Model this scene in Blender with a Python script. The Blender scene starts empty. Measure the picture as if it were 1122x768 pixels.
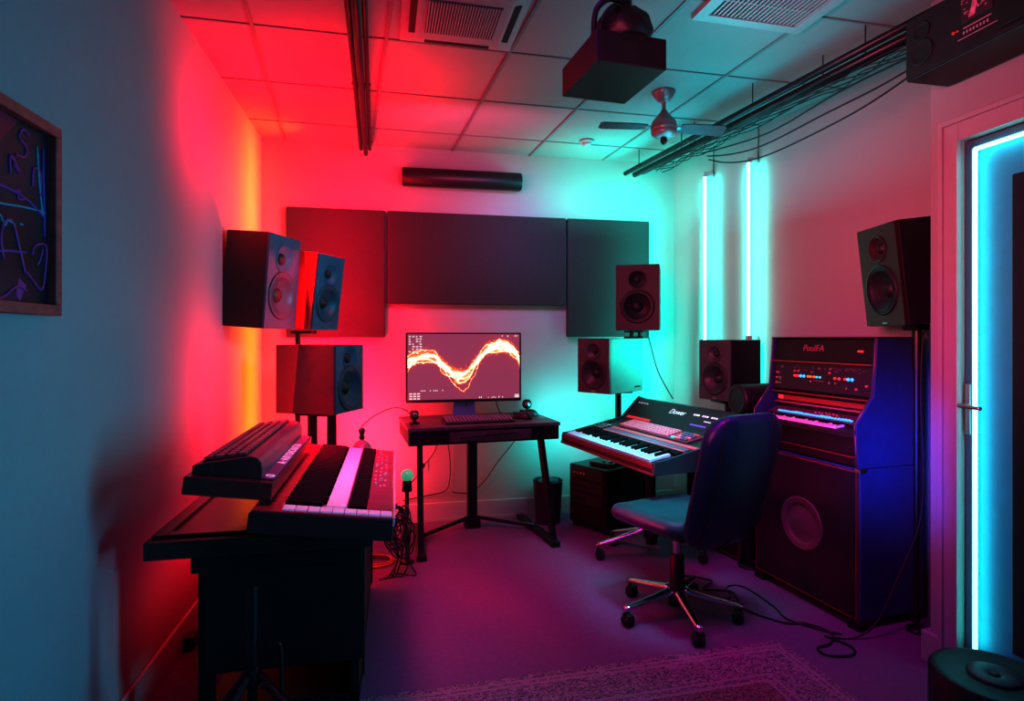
import bpy, bmesh, math, random
from mathutils import Matrix, Vector
random.seed(7)
R = math.radians
C = bpy.context.scene.collection
PI = math.pi

# ------------------------------------------------------------------ materials
def mat(name, col, rough=.5, metal=0., emit=None, estr=0., noise=0., nscale=20., bump=0., bscale=200., coat=0., spec=.5):
    m = bpy.data.materials.new(name); m.use_nodes = True
    nt = m.node_tree; b = nt.nodes['Principled BSDF']
    b.inputs['Base Color'].default_value = (*col, 1)
    b.inputs['Roughness'].default_value = rough
    b.inputs['Metallic'].default_value = metal
    b.inputs['Specular IOR Level'].default_value = spec
    b.inputs['Coat Weight'].default_value = coat
    tc = nt.nodes.new('ShaderNodeTexCoord')
    if noise:
        n = nt.nodes.new('ShaderNodeTexNoise'); n.inputs['Scale'].default_value = nscale; n.inputs['Detail'].default_value = 5
        nt.links.new(tc.outputs['Object'], n.inputs['Vector'])
        r = nt.nodes.new('ShaderNodeValToRGB')
        r.color_ramp.elements[0].position = .3; r.color_ramp.elements[1].position = .7
        r.color_ramp.elements[0].color = (*[max(0, c*(1-noise)) for c in col], 1)
        r.color_ramp.elements[1].color = (*[min(1, c*(1+noise)) for c in col], 1)
        nt.links.new(n.outputs['Fac'], r.inputs['Fac']); nt.links.new(r.outputs['Color'], b.inputs['Base Color'])
    if bump:
        n2 = nt.nodes.new('ShaderNodeTexNoise'); n2.inputs['Scale'].default_value = bscale; n2.inputs['Detail'].default_value = 3
        nt.links.new(tc.outputs['Object'], n2.inputs['Vector'])
        bp = nt.nodes.new('ShaderNodeBump'); bp.inputs['Strength'].default_value = bump; bp.inputs['Distance'].default_value = .004
        nt.links.new(n2.outputs['Fac'], bp.inputs['Height']); nt.links.new(bp.outputs['Normal'], b.inputs['Normal'])
    if emit:
        b.inputs['Emission Color'].default_value = (*emit, 1); b.inputs['Emission Strength'].default_value = estr
    return m

WALL = mat('painted_plaster', (.32, .315, .315), .75, noise=.03, nscale=3, bump=.06, bscale=90)
CEIL = mat('ceiling_tile', (.32, .315, .315), .85, noise=.03, nscale=4, bump=.12, bscale=260)
GRIDM = mat('ceiling_grid_metal', (.20, .19, .20), .5)
TRIM = mat('trim_paint', (.36, .35, .355), .45, noise=.02)
FLOOR = mat('carpet_tile', (.19, .09, .20), .9, noise=.07, nscale=40, bump=.5, bscale=420)  # purple of the mixed room light is put into the carpet colour
BLACK = mat('black_laminate', (.007, .006, .008), .5, noise=.3, nscale=9)
DESKM = mat('dark_ash_board', (.09, .07, .085), .42, noise=.35, nscale=16, bump=.08, bscale=60)
TABLEM = mat('satin_black_board', (.05, .022, .026), .26, noise=.2, nscale=8)
VINYL = mat('black_vinyl', (.013, .011, .014), .42, noise=.2, nscale=30, bump=.1, bscale=300)
BAFFLE = mat('speaker_baffle', (.055, .055, .062), .42, noise=.12, nscale=25)
CONE = mat('speaker_cone', (.03, .03, .034), .38, noise=.1)
RUBBER = mat('rubber', (.012, .012, .013), .5, bump=.05)
GREYCAB = mat('grey_satin_cabinet', (.33, .33, .33), .45, noise=.04)
PANELM = mat('acoustic_fabric', (.035, .034, .038), .9, noise=.15, nscale=120, bump=.3, bscale=700)
CHROME = mat('chrome', (.72, .72, .74), .16, 1., noise=.03)
STEEL = mat('brushed_steel', (.45, .45, .47), .32, 1., noise=.06)
DMETAL = mat('dark_metal', (.03, .03, .034), .38, .6, noise=.15)
PIPE = mat('pipe_metal', (.035, .032, .038), .35, .6, noise=.2)
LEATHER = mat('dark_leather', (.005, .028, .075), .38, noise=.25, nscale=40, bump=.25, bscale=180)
KEYW = mat('white_key_plastic', (.85, .83, .84), .3, noise=.02)
KEYB = mat('black_key_plastic', (.006, .006, .008), .6, noise=.1, spec=.12)
SYNTHRED = mat('maroon_panel', (.20, .045, .075), .4, noise=.15)
SYNTHBODY = mat('synth_body_charcoal', (.13, .06, .08), .35, noise=.1)
SYNTHSIDE = mat('synth_body_black', (.022, .02, .024), .4, noise=.1)
REDPLASTIC = mat('red_plastic', (.60, .10, .14), .4, noise=.1)
BLUEPLASTIC = mat('slate_plastic', (.09, .12, .2), .4, noise=.1)
PINKKEY = mat('rose_keycap', (.75, .20, .28), .45, noise=.1)
CABLE = mat('black_cable', (.016, .014, .018), .5)
CABLEO = mat('orange_cable', (.55, .10, .04), .5)
WHITEINK = mat('white_lettering', (.8, .78, .8), .5, emit=(.8, .75, .85), estr=.12)
WOODF = mat('reddish_wood_frame', (.42, .07, .065), .5, noise=.3, nscale=30)
GOLD = mat('copper_edge_trim', (.36, .13, .09), .35, .7, noise=.1)
LEDRED = mat('led_red', (.3, .02, .02), .4, emit=(1, .04, .06), estr=1.6)
LEDBLUE = mat('led_blue', (.02, .1, .3), .4, emit=(.05, .35, 1), estr=2.2)
LEDORANGE = mat('led_orange', (.3, .1, .02), .4, emit=(1, .16, .05), estr=1.5)
LEDTEAL = mat('led_teal', (.02, .2, .2), .4, emit=(.1, .8, .9), estr=1.0)
LEDGREEN = mat('green_lamp_glass', (.1, .6, .3), .25, emit=(.05, .8, .35), estr=.4)
NEON = mat('cyan_neon_tube', (.4, .9, .9), .3, emit=(0.25, 1, 0.87), estr=7.0)
NEOND = mat('cyan_neon_door_tube', (.4, .9, .95), .3, emit=(0.12, 1, 0.95), estr=6.5)
FANM = mat('brushed_rose_metal', (.38, .22, .24), .35, .5, noise=.1)
FANB = mat('fan_blade_wood', (.10, .04, .06), .45, noise=.3)
VENTM = mat('vent_white_metal', (.36, .35, .36), .45, noise=.02)
DOORM = mat('door_blue_paint', (.03, .46, .62), .5, noise=.04)
GLASSD = mat('dark_door_glass', (.008, .02, .035), .5, noise=.1)
CANM = mat('matte_black_drum', (.016, .012, .024), .5, noise=.1, bump=.1)
DISC = mat('drum_disc', (.05, .05, .08), .45, noise=.1)
BINM = mat('mesh_bin_metal', (.06, .06, .07), .4, .5, noise=.2)
GLASSB = mat('smoked_glass', (.2, .12, .13), .15, noise=.05)
BLUELIT = mat('blue_lit_laminate', (.022, .05, .15), .45, noise=.1)  # blue light on the cabinet sides is put into this colour

def sockets(nt, **kw): pass

# monitor wallpaper: glowing wave, object space of the screen (x -.36...36, z 0...41)
def screen_mat():
    m = bpy.data.materials.new('monitor_wallpaper'); m.use_nodes = True
    nt = m.node_tree; L = nt.links.new; N = nt.nodes.new
    b = nt.nodes['Principled BSDF']; b.inputs['Base Color'].default_value = (.01, .01, .01, 1); b.inputs['Roughness'].default_value = .3
    tc = N('ShaderNodeTexCoord'); sp = N('ShaderNodeSeparateXYZ'); L(tc.outputs['Generated'], sp.inputs[0])
    def math_(op, a, c=None):
        n = N('ShaderNodeMath'); n.operation = op
        for i, v in enumerate((a, c)):
            if v is None: continue
            if isinstance(v, (int, float)): n.inputs[i].default_value = v
            else: L(v, n.inputs[i])
        return n.outputs[0]
    U, V = sp.outputs['X'], sp.outputs['Z']
    nz = N('ShaderNodeTexNoise'); nz.inputs['Scale'].default_value = 7; nz.inputs['Detail'].default_value = 6; L(tc.outputs['Generated'], nz.inputs['Vector'])
    nz2 = N('ShaderNodeTexNoise'); nz2.inputs['Scale'].default_value = 40; nz2.inputs['Detail'].default_value = 8; L(tc.outputs['Generated'], nz2.inputs['Vector'])
    wob = math_('MULTIPLY', math_('SUBTRACT', nz.outputs['Fac'], .5), .20)
    def wave(pts, width, power):
        fc = N('ShaderNodeFloatCurve'); cv = fc.mapping.curves[0]
        cv.points[0].location = pts[0]; cv.points[1].location = pts[-1]
        for p in pts[1:-1]: cv.points.new(*p)
        fc.mapping.update(); L(U, fc.inputs['Value'])
        dd = math_('ABSOLUTE', math_('SUBTRACT', math_('ADD', V, wob), fc.outputs[0]))
        q = math_('DIVIDE', dd, width)
        return math_('DIVIDE', 1.0, math_('ADD', 1.0, math_('POWER', q, power)))
    c1 = [(0, .60), (.19, .68), (.32, .52), (.48, .38), (.60, .58), (.74, .80), (.86, .80), (1, .56)]
    c2 = [(0, .50), (.15, .62), (.3, .48), (.48, .16), (.58, .34), (.7, .72), (.85, .74), (1, .64)]
    c3 = [(0, .66), (.2, .75), (.34, .44), (.5, .34), (.62, .62), (.75, .88), (.88, .84), (1, .72)]
    c4 = [(0, .55), (.12, .58), (.28, .56), (.46, .27), (.6, .50), (.72, .74), (.84, .86), (1, .50)]
    c5 = [(0, .44), (.2, .66), (.36, .36), (.52, .44), (.66, .70), (.8, .76), (.9, .70), (1, .60)]
    sm = math_('MULTIPLY', wave(c1, .11, 2.2), .36)
    for cc, wd, wt in ((c1, .016, .58), (c2, .010, .60), (c3, .008, .48), (c4, .011, .58), (c5, .009, .52)):
        nzk = N('ShaderNodeTexNoise'); nzk.noise_dimensions = '4D'; nzk.inputs['W'].default_value = wd*900+wt*37; nzk.inputs['Scale'].default_value = 6; nzk.inputs['Detail'].default_value = 7; L(tc.outputs['Generated'], nzk.inputs['Vector'])
        wob = math_('MULTIPLY', math_('SUBTRACT', nzk.outputs['Fac'], .5), .26)
        sm = math_('ADD', sm, math_('MULTIPLY', wave(cc, wd, 1.7), wt))
    spk = math_('MULTIPLY', math_('GREATER_THAN', nz2.outputs['Fac'], .60), math_('MULTIPLY', sm, .7))
    sm = math_('ADD', math_('MULTIPLY', sm, .95), spk)
    rp = N('ShaderNodeValToRGB'); L(sm, rp.inputs['Fac'])
    e = rp.color_ramp.elements
    e[0].position = 0; e[0].color = (.24, .05, .10, 1); e[1].position = 1; e[1].color = (1, .95, .82, 1)
    for p, c in ((.24, (.29, .05, .09, 1)), (.40, (.66, .08, .035, 1)), (.56, (1, .36, .12, 1)), (.76, (1, .82, .55, 1))):
        x = e.new(p); x.color = c
    L(rp.outputs['Color'], b.inputs['Emission Color']); b.inputs['Emission Strength'].default_value = 1.6
    return m
SCREEN = screen_mat()

def rug_mat():
    m = bpy.data.materials.new('worn_oriental_rug'); m.use_nodes = True
    nt = m.node_tree; L = nt.links.new; N = nt.nodes.new
    b = nt.nodes['Principled BSDF']; b.inputs['Roughness'].default_value = .95
    tc = N('ShaderNodeTexCoord'); sp = N('ShaderNodeSeparateXYZ'); L(tc.outputs['Object'], sp.inputs[0])
    def math_(op, a, c=None):
        n = N('ShaderNodeMath'); n.operation = op
        for i, v in enumerate((a, c)):
            if v is None: continue
            if isinstance(v, (int, float)): n.inputs[i].default_value = v
            else: L(v, n.inputs[i])
        return n.outputs[0]
    ex = math_('SUBTRACT', .9, math_('ABSOLUTE', sp.outputs['X'])); ey = math_('SUBTRACT', .625, math_('ABSOLUTE', sp.outputs['Y']))
    edge = math_('MINIMUM', ex, ey)
    vo = N('ShaderNodeTexVoronoi'); vo.inputs['Scale'].default_value = 26; vo.feature = 'DISTANCE_TO_EDGE'; L(tc.outputs['Object'], vo.inputs['Vector'])
    nz = N('ShaderNodeTexNoise'); nz.inputs['Scale'].default_value = 60; nz.inputs['Detail'].default_value = 8; nz.inputs['Distortion'].default_value = 2.5; L(tc.outputs['Object'], nz.inputs['Vector'])
    wv = N('ShaderNodeTexWave'); wv.wave_type = 'RINGS'; wv.inputs['Scale'].default_value = 14; wv.inputs['Distortion'].default_value = 14; wv.inputs['Detail'].default_value = 4; wv.inputs['Detail Scale'].default_value = 3; L(tc.outputs['Object'], wv.inputs['Vector'])
    pat = math_('ADD', math_('MULTIPLY', nz.outputs['Fac'], .75), math_('MULTIPLY', wv.outputs['Fac'], .3))
    r1 = N('ShaderNodeValToRGB'); L(pat, r1.inputs['Fac']); r1.color_ramp.elements[0].position = .42; r1.color_ramp.elements[1].position = .62
    r1.color_ramp.elements[0].color = (.10, .07, .11, 1); r1.color_ramp.elements[1].color = (.34, .22, .28, 1)
    r2 = N('ShaderNodeValToRGB'); L(pat, r2.inputs['Fac']); r2.color_ramp.elements[0].position = .42; r2.color_ramp.elements[1].position = .70
    r2.color_ramp.elements[0].color = (.11, .045, .075, 1); r2.color_ramp.elements[1].color = (.32, .15, .19, 1)
    isf = math_('GREATER_THAN', edge, .26)
    mx = N('ShaderNodeMix'); mx.data_type = 'RGBA'; L(isf, mx.inputs[0]); L(r1.outputs['Color'], mx.inputs[6]); L(r2.outputs['Color'], mx.inputs[7])
    # thin guard lines between the bands
    ln = None
    for dist in (.035, .06, .215, .25):
        k = math_('LESS_THAN', math_('ABSOLUTE', math_('SUBTRACT', edge, dist)), .006)
        ln = k if ln is None else math_('MAXIMUM', ln, k)
    mx2 = N('ShaderNodeMix'); mx2.data_type = 'RGBA'; L(ln, mx2.inputs[0]); L(mx.outputs[2], mx2.inputs[6]); mx2.inputs[7].default_value = (.32, .20, .26, 1)
    L(mx2.outputs[2], b.inputs['Base Color'])
    bp = N('ShaderNodeBump'); bp.inputs['Strength'].default_value = .6; bp.inputs['Distance'].default_value = .004; L(nz.outputs['Fac'], bp.inputs['Height']); L(bp.outputs['Normal'], b.inputs['Normal'])
    return m
RUG = rug_mat()

# ------------------------------------------------------------------ mesh helpers
class MB:
    def __init__(s): s.bm = bmesh.new(); s.mats = []; s.cur = 0
    def use(s, m):
        if m not in s.mats: s.mats.append(m)
        s.cur = s.mats.index(m); return s
    def _add(s, verts, faces, smooth=False):
        vs = [s.bm.verts.new(v) for v in verts]; fs = []
        for f in faces:
            try: q = s.bm.faces.new([vs[i] for i in f]); q.material_index = s.cur; q.smooth = smooth; fs.append(q)
            except ValueError: pass
        return vs, fs
    def box(s, x0, x1, y0, y1, z0, z1, bev=0, M=None, seg=2):
        b = bmesh.new(); bmesh.ops.create_cube(b, size=1)
        for v in b.verts: v.co = Vector(((x0+x1)/2+v.co.x*(x1-x0), (y0+y1)/2+v.co.y*(y1-y0), (z0+z1)/2+v.co.z*(z1-z0)))
        if bev: bmesh.ops.bevel(b, geom=b.edges[:], offset=bev, segments=seg, profile=.5, affect='EDGES')
        s.merge(b, M); return s
    def merge(s, b, M=None, smooth=None):
        b.verts.index_update()
        co = [(M @ v.co) if M else v.co.copy() for v in b.verts]
        vs = [s.bm.verts.new(c) for c in co]
        for f in b.faces:
            q = s.bm.faces.new([vs[v.index] for v in f.verts]); q.material_index = s.cur; q.smooth = f.smooth if smooth is None else smooth
        b.free(); return s
    def prism(s, poly, axis, a, b_, bev=0):
        """poly: 2D outline; axis 'x' -> (y,z), 'y' -> (x,z), 'z' -> (x,y); extruded from a to b_"""
        def P(p, t): return {'x': (t, p[0], p[1]), 'y': (p[0], t, p[1]), 'z': (p[0], p[1], t)}[axis]
        n = len(poly); b = bmesh.new()
        vs = [b.verts.new(P(p, a)) for p in poly]+[b.verts.new(P(p, b_)) for p in poly]
        b.faces.new(vs[:n]); b.faces.new(vs[n:][::-1])
        for i in range(n): b.faces.new((vs[i], vs[n+i], vs[n+(i+1) % n], vs[(i+1) % n]))
        bmesh.ops.recalc_face_normals(b, faces=b.faces[:])
        if bev: bmesh.ops.bevel(b, geom=b.edges[:], offset=bev, segments=2, profile=.5, affect='EDGES')
        return s.merge(b)
    def tube(s, pts, r, n=10, smooth=True, caps=True):
        pts = [Vector(p) for p in pts]; rings = []; rs = r if isinstance(r, (list, tuple)) else [r]*len(pts)
        up = None
        for i, p in enumerate(pts):
            t = (pts[min(i+1, len(pts)-1)]-pts[max(i-1, 0)])
            if t.length < 1e-9: t = Vector((0, 0, 1))
            t.normalize()
            if up is None: up = Vector((0, 0, 1)) if abs(t.z) < .9 else Vector((1, 0, 0))
            a = t.cross(up)
            if a.length < 1e-4: a = t.orthogonal()
            a.normalize(); bb = a.cross(t).normalized(); up = bb
            rings.append([s.bm.verts.new(p+a*(rs[i]*math.cos(2*PI*k/n))+bb*(rs[i]*math.sin(2*PI*k/n))) for k in range(n)])
        for i in range(len(rings)-1):
            for k in range(n):
                q = s.bm.faces.new((rings[i][k], rings[i][(k+1) % n], rings[i+1][(k+1) % n], rings[i+1][k])); q.smooth = smooth; q.material_index = s.cur
        if caps:
            for rg in (rings[0][::-1], rings[-1]):
                q = s.bm.faces.new(rg); q.material_index = s.cur
        return s
    def lathe(s, prof, n=32, M=None, smooth=True, close=True):
        """prof: list of (r, z) about local z"""
        rings = []
        for r, z in prof:
            if r < 1e-6: rings.append([s.bm.verts.new((M @ Vector((0, 0, z))) if M else Vector((0, 0, z)))])
            else:
                rg = []
                for k in range(n):
                    v = Vector((r*math.cos(2*PI*k/n), r*math.sin(2*PI*k/n), z)); rg.append(s.bm.verts.new(M @ v if M else v))
                rings.append(rg)
        for a, b in zip(rings, rings[1:]):
            for k in range(n):
                k2 = (k+1) % n
                if len(a) == 1 and len(b) == 1: continue
                if len(a) == 1: f = (a[0], b[k2], b[k])
                elif len(b) == 1: f = (a[k], a[k2], b[0])
                else: f = (a[k], a[k2], b[k2], b[k])
                q = s.bm.faces.new(f); q.smooth = smooth; q.material_index = s.cur
        return s
    def cyl(s, c, r, h, axis='z', n=24, bev=0):
        M = Matrix.Translation(c)
        if axis == 'x': M = M @ Matrix.Rotation(R(90), 4, 'Y')
        if axis == 'y': M = M @ Matrix.Rotation(R(-90), 4, 'X')
        if bev: pr = [(0, 0), (r-bev, 0), (r, bev), (r, h-bev), (r-bev, h), (0, h)]
        else: pr = [(0, 0), (r, 0), (r, h), (0, h)]
        return s.lathe(pr, n, M, smooth=False)
    def build(s, name, m=None, parent=None, mw=None, smooth_angle=None, keepn=False):
        if not keepn: bmesh.ops.recalc_face_normals(s.bm, faces=s.bm.faces[:])
        me = bpy.data.meshes.new(name); s.bm.to_mesh(me); s.bm.free()
        ms = s.mats if s.mats else [m]
        for x in ms: me.materials.append(x)
        if smooth_angle is not None:
            me.shade_smooth() if hasattr(me, 'shade_smooth') else None
            try: me.set_sharp_from_angle(angle=R(smooth_angle))
            except Exception: pass
        o = bpy.data.objects.new(name, me); C.objects.link(o)
        if parent: o.parent = parent
        if mw is not None: o.matrix_basis = mw
        return o

def smooth(pts, k=6):
    P = [Vector(p) for p in pts]; P = [P[0]]+P+[P[-1]]; out = []
    for i in range(1, len(P)-2):
        a, b, c, d = P[i-1:i+3]
        for j in range(k):
            t = j/k
            out.append(.5*((2*b)+(c-a)*t+(2*a-5*b+4*c-d)*t*t+(3*b-a-3*c+d)*t**3))
    out.append(P[-2]); return out

def tag(o, label, cat, group=None, kind=None):
    o['label'] = label; o['category'] = cat
    if group: o['group'] = group
    if kind: o['kind'] = kind
    return o
def thing(name, label, cat, loc=(0, 0, 0), rz=0, group=None, rx=0):
    o = bpy.data.objects.new(name, None); C.objects.link(o); o.empty_display_size = .1
    o.location = loc; o.rotation_euler = (rx, 0, rz)
    return tag(o, label, cat, group)
def struct(o): o['kind'] = 'structure'; return o
def T(x, y, z): return Matrix.Translation((x, y, z))
RX = lambda a: Matrix.Rotation(R(a), 4, 'X')
RY = lambda a: Matrix.Rotation(R(a), 4, 'Y')
RZ = lambda a: Matrix.Rotation(R(a), 4, 'Z')

def lettering(text, size, m, parent, mw, name='lettering', shear=0, depth=.0008, gap=1.):
    cu = bpy.data.curves.new(name, 'FONT'); cu.body = text; cu.size = size; cu.extrude = depth; cu.shear = shear; cu.space_character = gap; cu.align_x = 'CENTER'; cu.align_y = 'CENTER'
    t = bpy.data.objects.new(name+'_text', cu); C.objects.link(t)
    dg = bpy.context.evaluated_depsgraph_get(); dg.update()
    me = bpy.data.meshes.new_from_object(t.evaluated_get(dg)); me.name = name
    bpy.data.objects.remove(t); bpy.data.curves.remove(cu)
    me.materials.clear(); me.materials.append(m)
    o = bpy.data.objects.new(name, me); C.objects.link(o); o.parent = parent; o.matrix_basis = mw
    return o

def put(name, me, parent, mw):   # a further part sharing mesh data
    o = bpy.data.objects.new(name, me); C.objects.link(o); o.parent = parent; o.matrix_basis = mw; return o

# ------------------------------------------------------------------ room shell
H = 2.74
XL, YB = -.905, 4.34
m = MB(); m.box(XL-.1, 2.9, -1.3, YB+.1, -.1, 0); struct(m.build('floor', FLOOR))
m = MB(); m.box(XL-.1, 2.9, -1.3, YB+.1, H, H+.1); struct(m.build('ceiling', CEIL))
m = MB(); m.box(XL-.1, XL, -1.3, YB+.1, 0, H); struct(m.build('wall_left', WALL))
m = MB(); m.box(XL, 2.3, YB, YB+.1, 0, H); struct(m.build('wall_back', WALL))
m = MB(); m.prism([(2.2, 4.345), (2.62, 1.93), (2.72, 1.93), (2.3, 4.4)], 'z', 0, H); struct(m.build('wall_right', WALL))
m = MB()   # wall with the door, and the short return that hides the rack's far edge
m.box(2.19, 2.30, 1.91, 2.04, 0, H); m.box(2.19, 2.30, .98, 1.91, 2.125, H); m.box(2.19, 2.30, -1.3, .98, 0, H); m.box(2.30, 2.62, 1.97, 2.04, 0, H)
struct(m.build('wall_entry', WALL))
m = MB(); m.box(XL, 2.19, -1.3, -1.2, 0, H); struct(m.build('wall_front', WALL))
# skirting boards
def skirt(mb, x0, x1, y0, y1, h=.135):
    mb.box(x0, x1, y0, y1, 0, h, .006)
m = MB(); skirt(m, XL, XL+.016, -1.2, YB); struct(m.build('baseboard_left', TRIM))
m = MB(); skirt(m, XL+.016, 2.2, YB-.016, YB); m.box(XL+.016, 2.2, YB-.022, YB-.016, 0, .02); struct(m.build('baseboard_back', TRIM))
m = MB(); skirt(m, 2.165, 2.19, 1.985, 2.065, .13); m.box(2.19, 2.24, 2.04, 2.065, 0, .13, .004); struct(m.build('baseboard_entry', TRIM))
# T-bar grid of the suspended ceiling (runs about 5 degrees off the walls)
m = MB()
sl = -math.tan(R(4.6))
for k in range(-2, 6):
    xc = -.04+.586*k
    p = []
    for y in (-1.2, YB):
        p.append((xc+sl*(y-2.84), y))
    w = .008
    m.prism([(p[0][0]-w, p[0][1]), (p[0][0]+w, p[0][1]), (p[1][0]+w, p[1][1]), (p[1][0]-w, p[1][1])], 'z', H-.006, H+.01)
for k in range(-6, 3):
    yc = 2.79+.6*k; w = .005
    m.prism([(XL, yc-.03-w), (2.6, yc+.04-w), (2.6, yc+.04+w), (XL, yc-.03+w)], 'z', H-.005, H+.01)
struct(m.build('trim_1', GRIDM))
# cut the grid back to the slanting wall is not needed: the bars end inside the wall

# door, casing, neon border
m = MB()
m.box(2.172, 2.192, 1.905, 1.985, 0, 2.215, .004); m.box(2.162, 2.174, 1.965, 1.985, 0, 2.215, .003); m.box(2.166, 2.174, 1.905, 1.918, 0, 2.135, .002)
m.box(2.172, 2.192, .90, 1.905, 2.125, 2.215, .004); m.box(2.162, 2.174, .90, 1.965, 2.195, 2.215, .003)
m.box(2.172, 2.192, .90, .985, 0, 2.125, .004)
struct(m.build('trim_2', TRIM))
door = bpy.data.objects.new('door_1', None); C.objects.link(door); door.location = (2.21, 0, 0); struct(door)
m = MB(); m.box(.012, .05, .985, 1.906, .006, 2.12, .003); m.build('door_leaf', DOORM, door)
m = MB(); m.box(-.004, .012, 1.876, 1.905, .01, 2.118, .002); m.box(-.004, .012, .986, 1.876, 2.09, 2.118, .002); m.box(-.004, .012, .986, 1.01, .01, 2.09, .002); m.box(-.004, .012, 1.01, 1.876, .01, .12, .002)
m.build('door_stile', mat('door_edge_dark', (.05, .11, .16), .45, noise=.05), door)
m = MB(); m.tube([(-.018, 1.852, .15), (-.018, 1.852, 2.075)], .0085, 12); m.build('neon_tube', NEOND, door)
m = MB(); m.tube([(-.018, 1.852, 2.075), (-.018, 1.03, 2.075)], .0085, 12); m.build('neon_tube', NEOND, door)
m = MB(); m.box(-.006, .012, 1.05, 1.725, .20, 1.945, .003); m.build('dark_glass_panel', GLASSD, door)
m = MB(); m.box(-.012, -.003, 1.878, 1.9, .97, 1.17, .004); m.cyl((-.013, 1.889, 1.0), .006, .003, 'x', 12); hp = m.build('handle_plate', STEEL, door)
m = MB(); m.tube(smooth([(-.012, 1.889, 1.085), (-.045, 1.889, 1.085), (-.055, 1.875, 1.085), (-.055, 1.80, 1.083)]), .0075, 10); m.tube([(-.02, 1.889, 1.085), (-.02, 1.935, 1.087)], .006, 8); m.build('handle_lever', STEEL, hp)

# wall outlet on the back wall and the one at the left skirting
def outlet(loc, rz, label):
    t = thing('wall_outlet', label, 'outlet', loc, rz)
    m = MB(); m.box(-.045, .045, -.008, 0, -.045, .045, .003); m.build('cover_plate', VENTM, t)
    m = MB(); m.cyl((0, -.0085, 0), .022, .002, 'y', 16); m.build('socket', DMETAL, t)
outlet((.20, YB, .41), 0, 'white power outlet on the back wall left of the desk leg')

# ------------------------------------------------------------------ acoustic panels
for nm, x0, x1, z0, z1, lab in (
        ('l', -.735, -.066, 1.352, 2.262, 'tall dark acoustic panel glowing red on the left of the back wall'),
        ('c', -.045, 1.284, 1.596, 2.262, 'wide dark acoustic panel in the middle of the back wall above the monitor'),
        ('r', 1.299, 1.965, 1.357, 2.262, 'tall dark teal acoustic panel on the right of the back wall')):
    t = thing('acoustic_panel', lab, 'acoustic panel', ((x0+x1)/2, YB, z0), 0, 'acoustic panels on the back wall')
    w = (x1-x0)/2; h = z1-z0
    m = MB(); m.box(-w, w, -.052, -.004, 0, h, .006); m.build('fabric_panel', PANELM, t)
    m = MB(); m.box(-w+.03, w-.03, -.004, 0, .03, h-.03); m.build('backing_frame', BLACK, t)

# sound bar tube
t = thing('sound_bar', 'long black cylindrical bar mounted high on the back wall', 'sound bar', (.49, YB-.09, 2.505), R(-1))
m = MB(); m.lathe([(0, -.43), (.062, -.43), (.066, -.424), (.066, .424), (.062, .43), (0, .43)], 28, RY(90)); m.build('bar_body', VINYL, t, smooth_angle=40)
for x in (-.43, .43):
    m = MB(); m.lathe([(0, 0), (.058, 0), (.06, .006), (0, .006)], 24, T(x-.003 if x > 0 else x-.003, 0, 0) @ RY(90)); m.build('end_cap', RUBBER, t)
for x in (-.28, .28):
    m = MB(); m.box(x-.02, x+.02, .05, .092, -.03, .03, .003); m.build('wall_bracket', DMETAL, t)

# ------------------------------------------------------------------ speakers
def plate_with_holes(w, z0, z1, holes, y0, y1, n=40):
    b = bmesh.new()
    def loop(pts):
        vs = [b.verts.new((p[0], y0, p[1])) for p in pts]
        return [b.edges.new((vs[i], vs[(i+1) % len(vs)])) for i in range(len(vs))]
    es = loop([(-w/2, z0), (w/2, z0), (w/2, z1), (-w/2, z1)])
    for cx, cz, r in holes: es += loop([(cx+r*math.cos(2*PI*k/n), cz+r*math.sin(2*PI*k/n)) for k in range(n)])
    bmesh.ops.triangle_fill(b, use_beauty=True, use_dissolve=False, edges=es)
    g = bmesh.ops.extrude_face_region(b, geom=b.faces[:])
    bmesh.ops.translate(b, verts=[v for v in g['geom'] if isinstance(v, bmesh.types.BMVert)], vec=(0, y1-y0, 0))
    bmesh.ops.recalc_face_normals(b, faces=b.faces[:])
    return b

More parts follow.
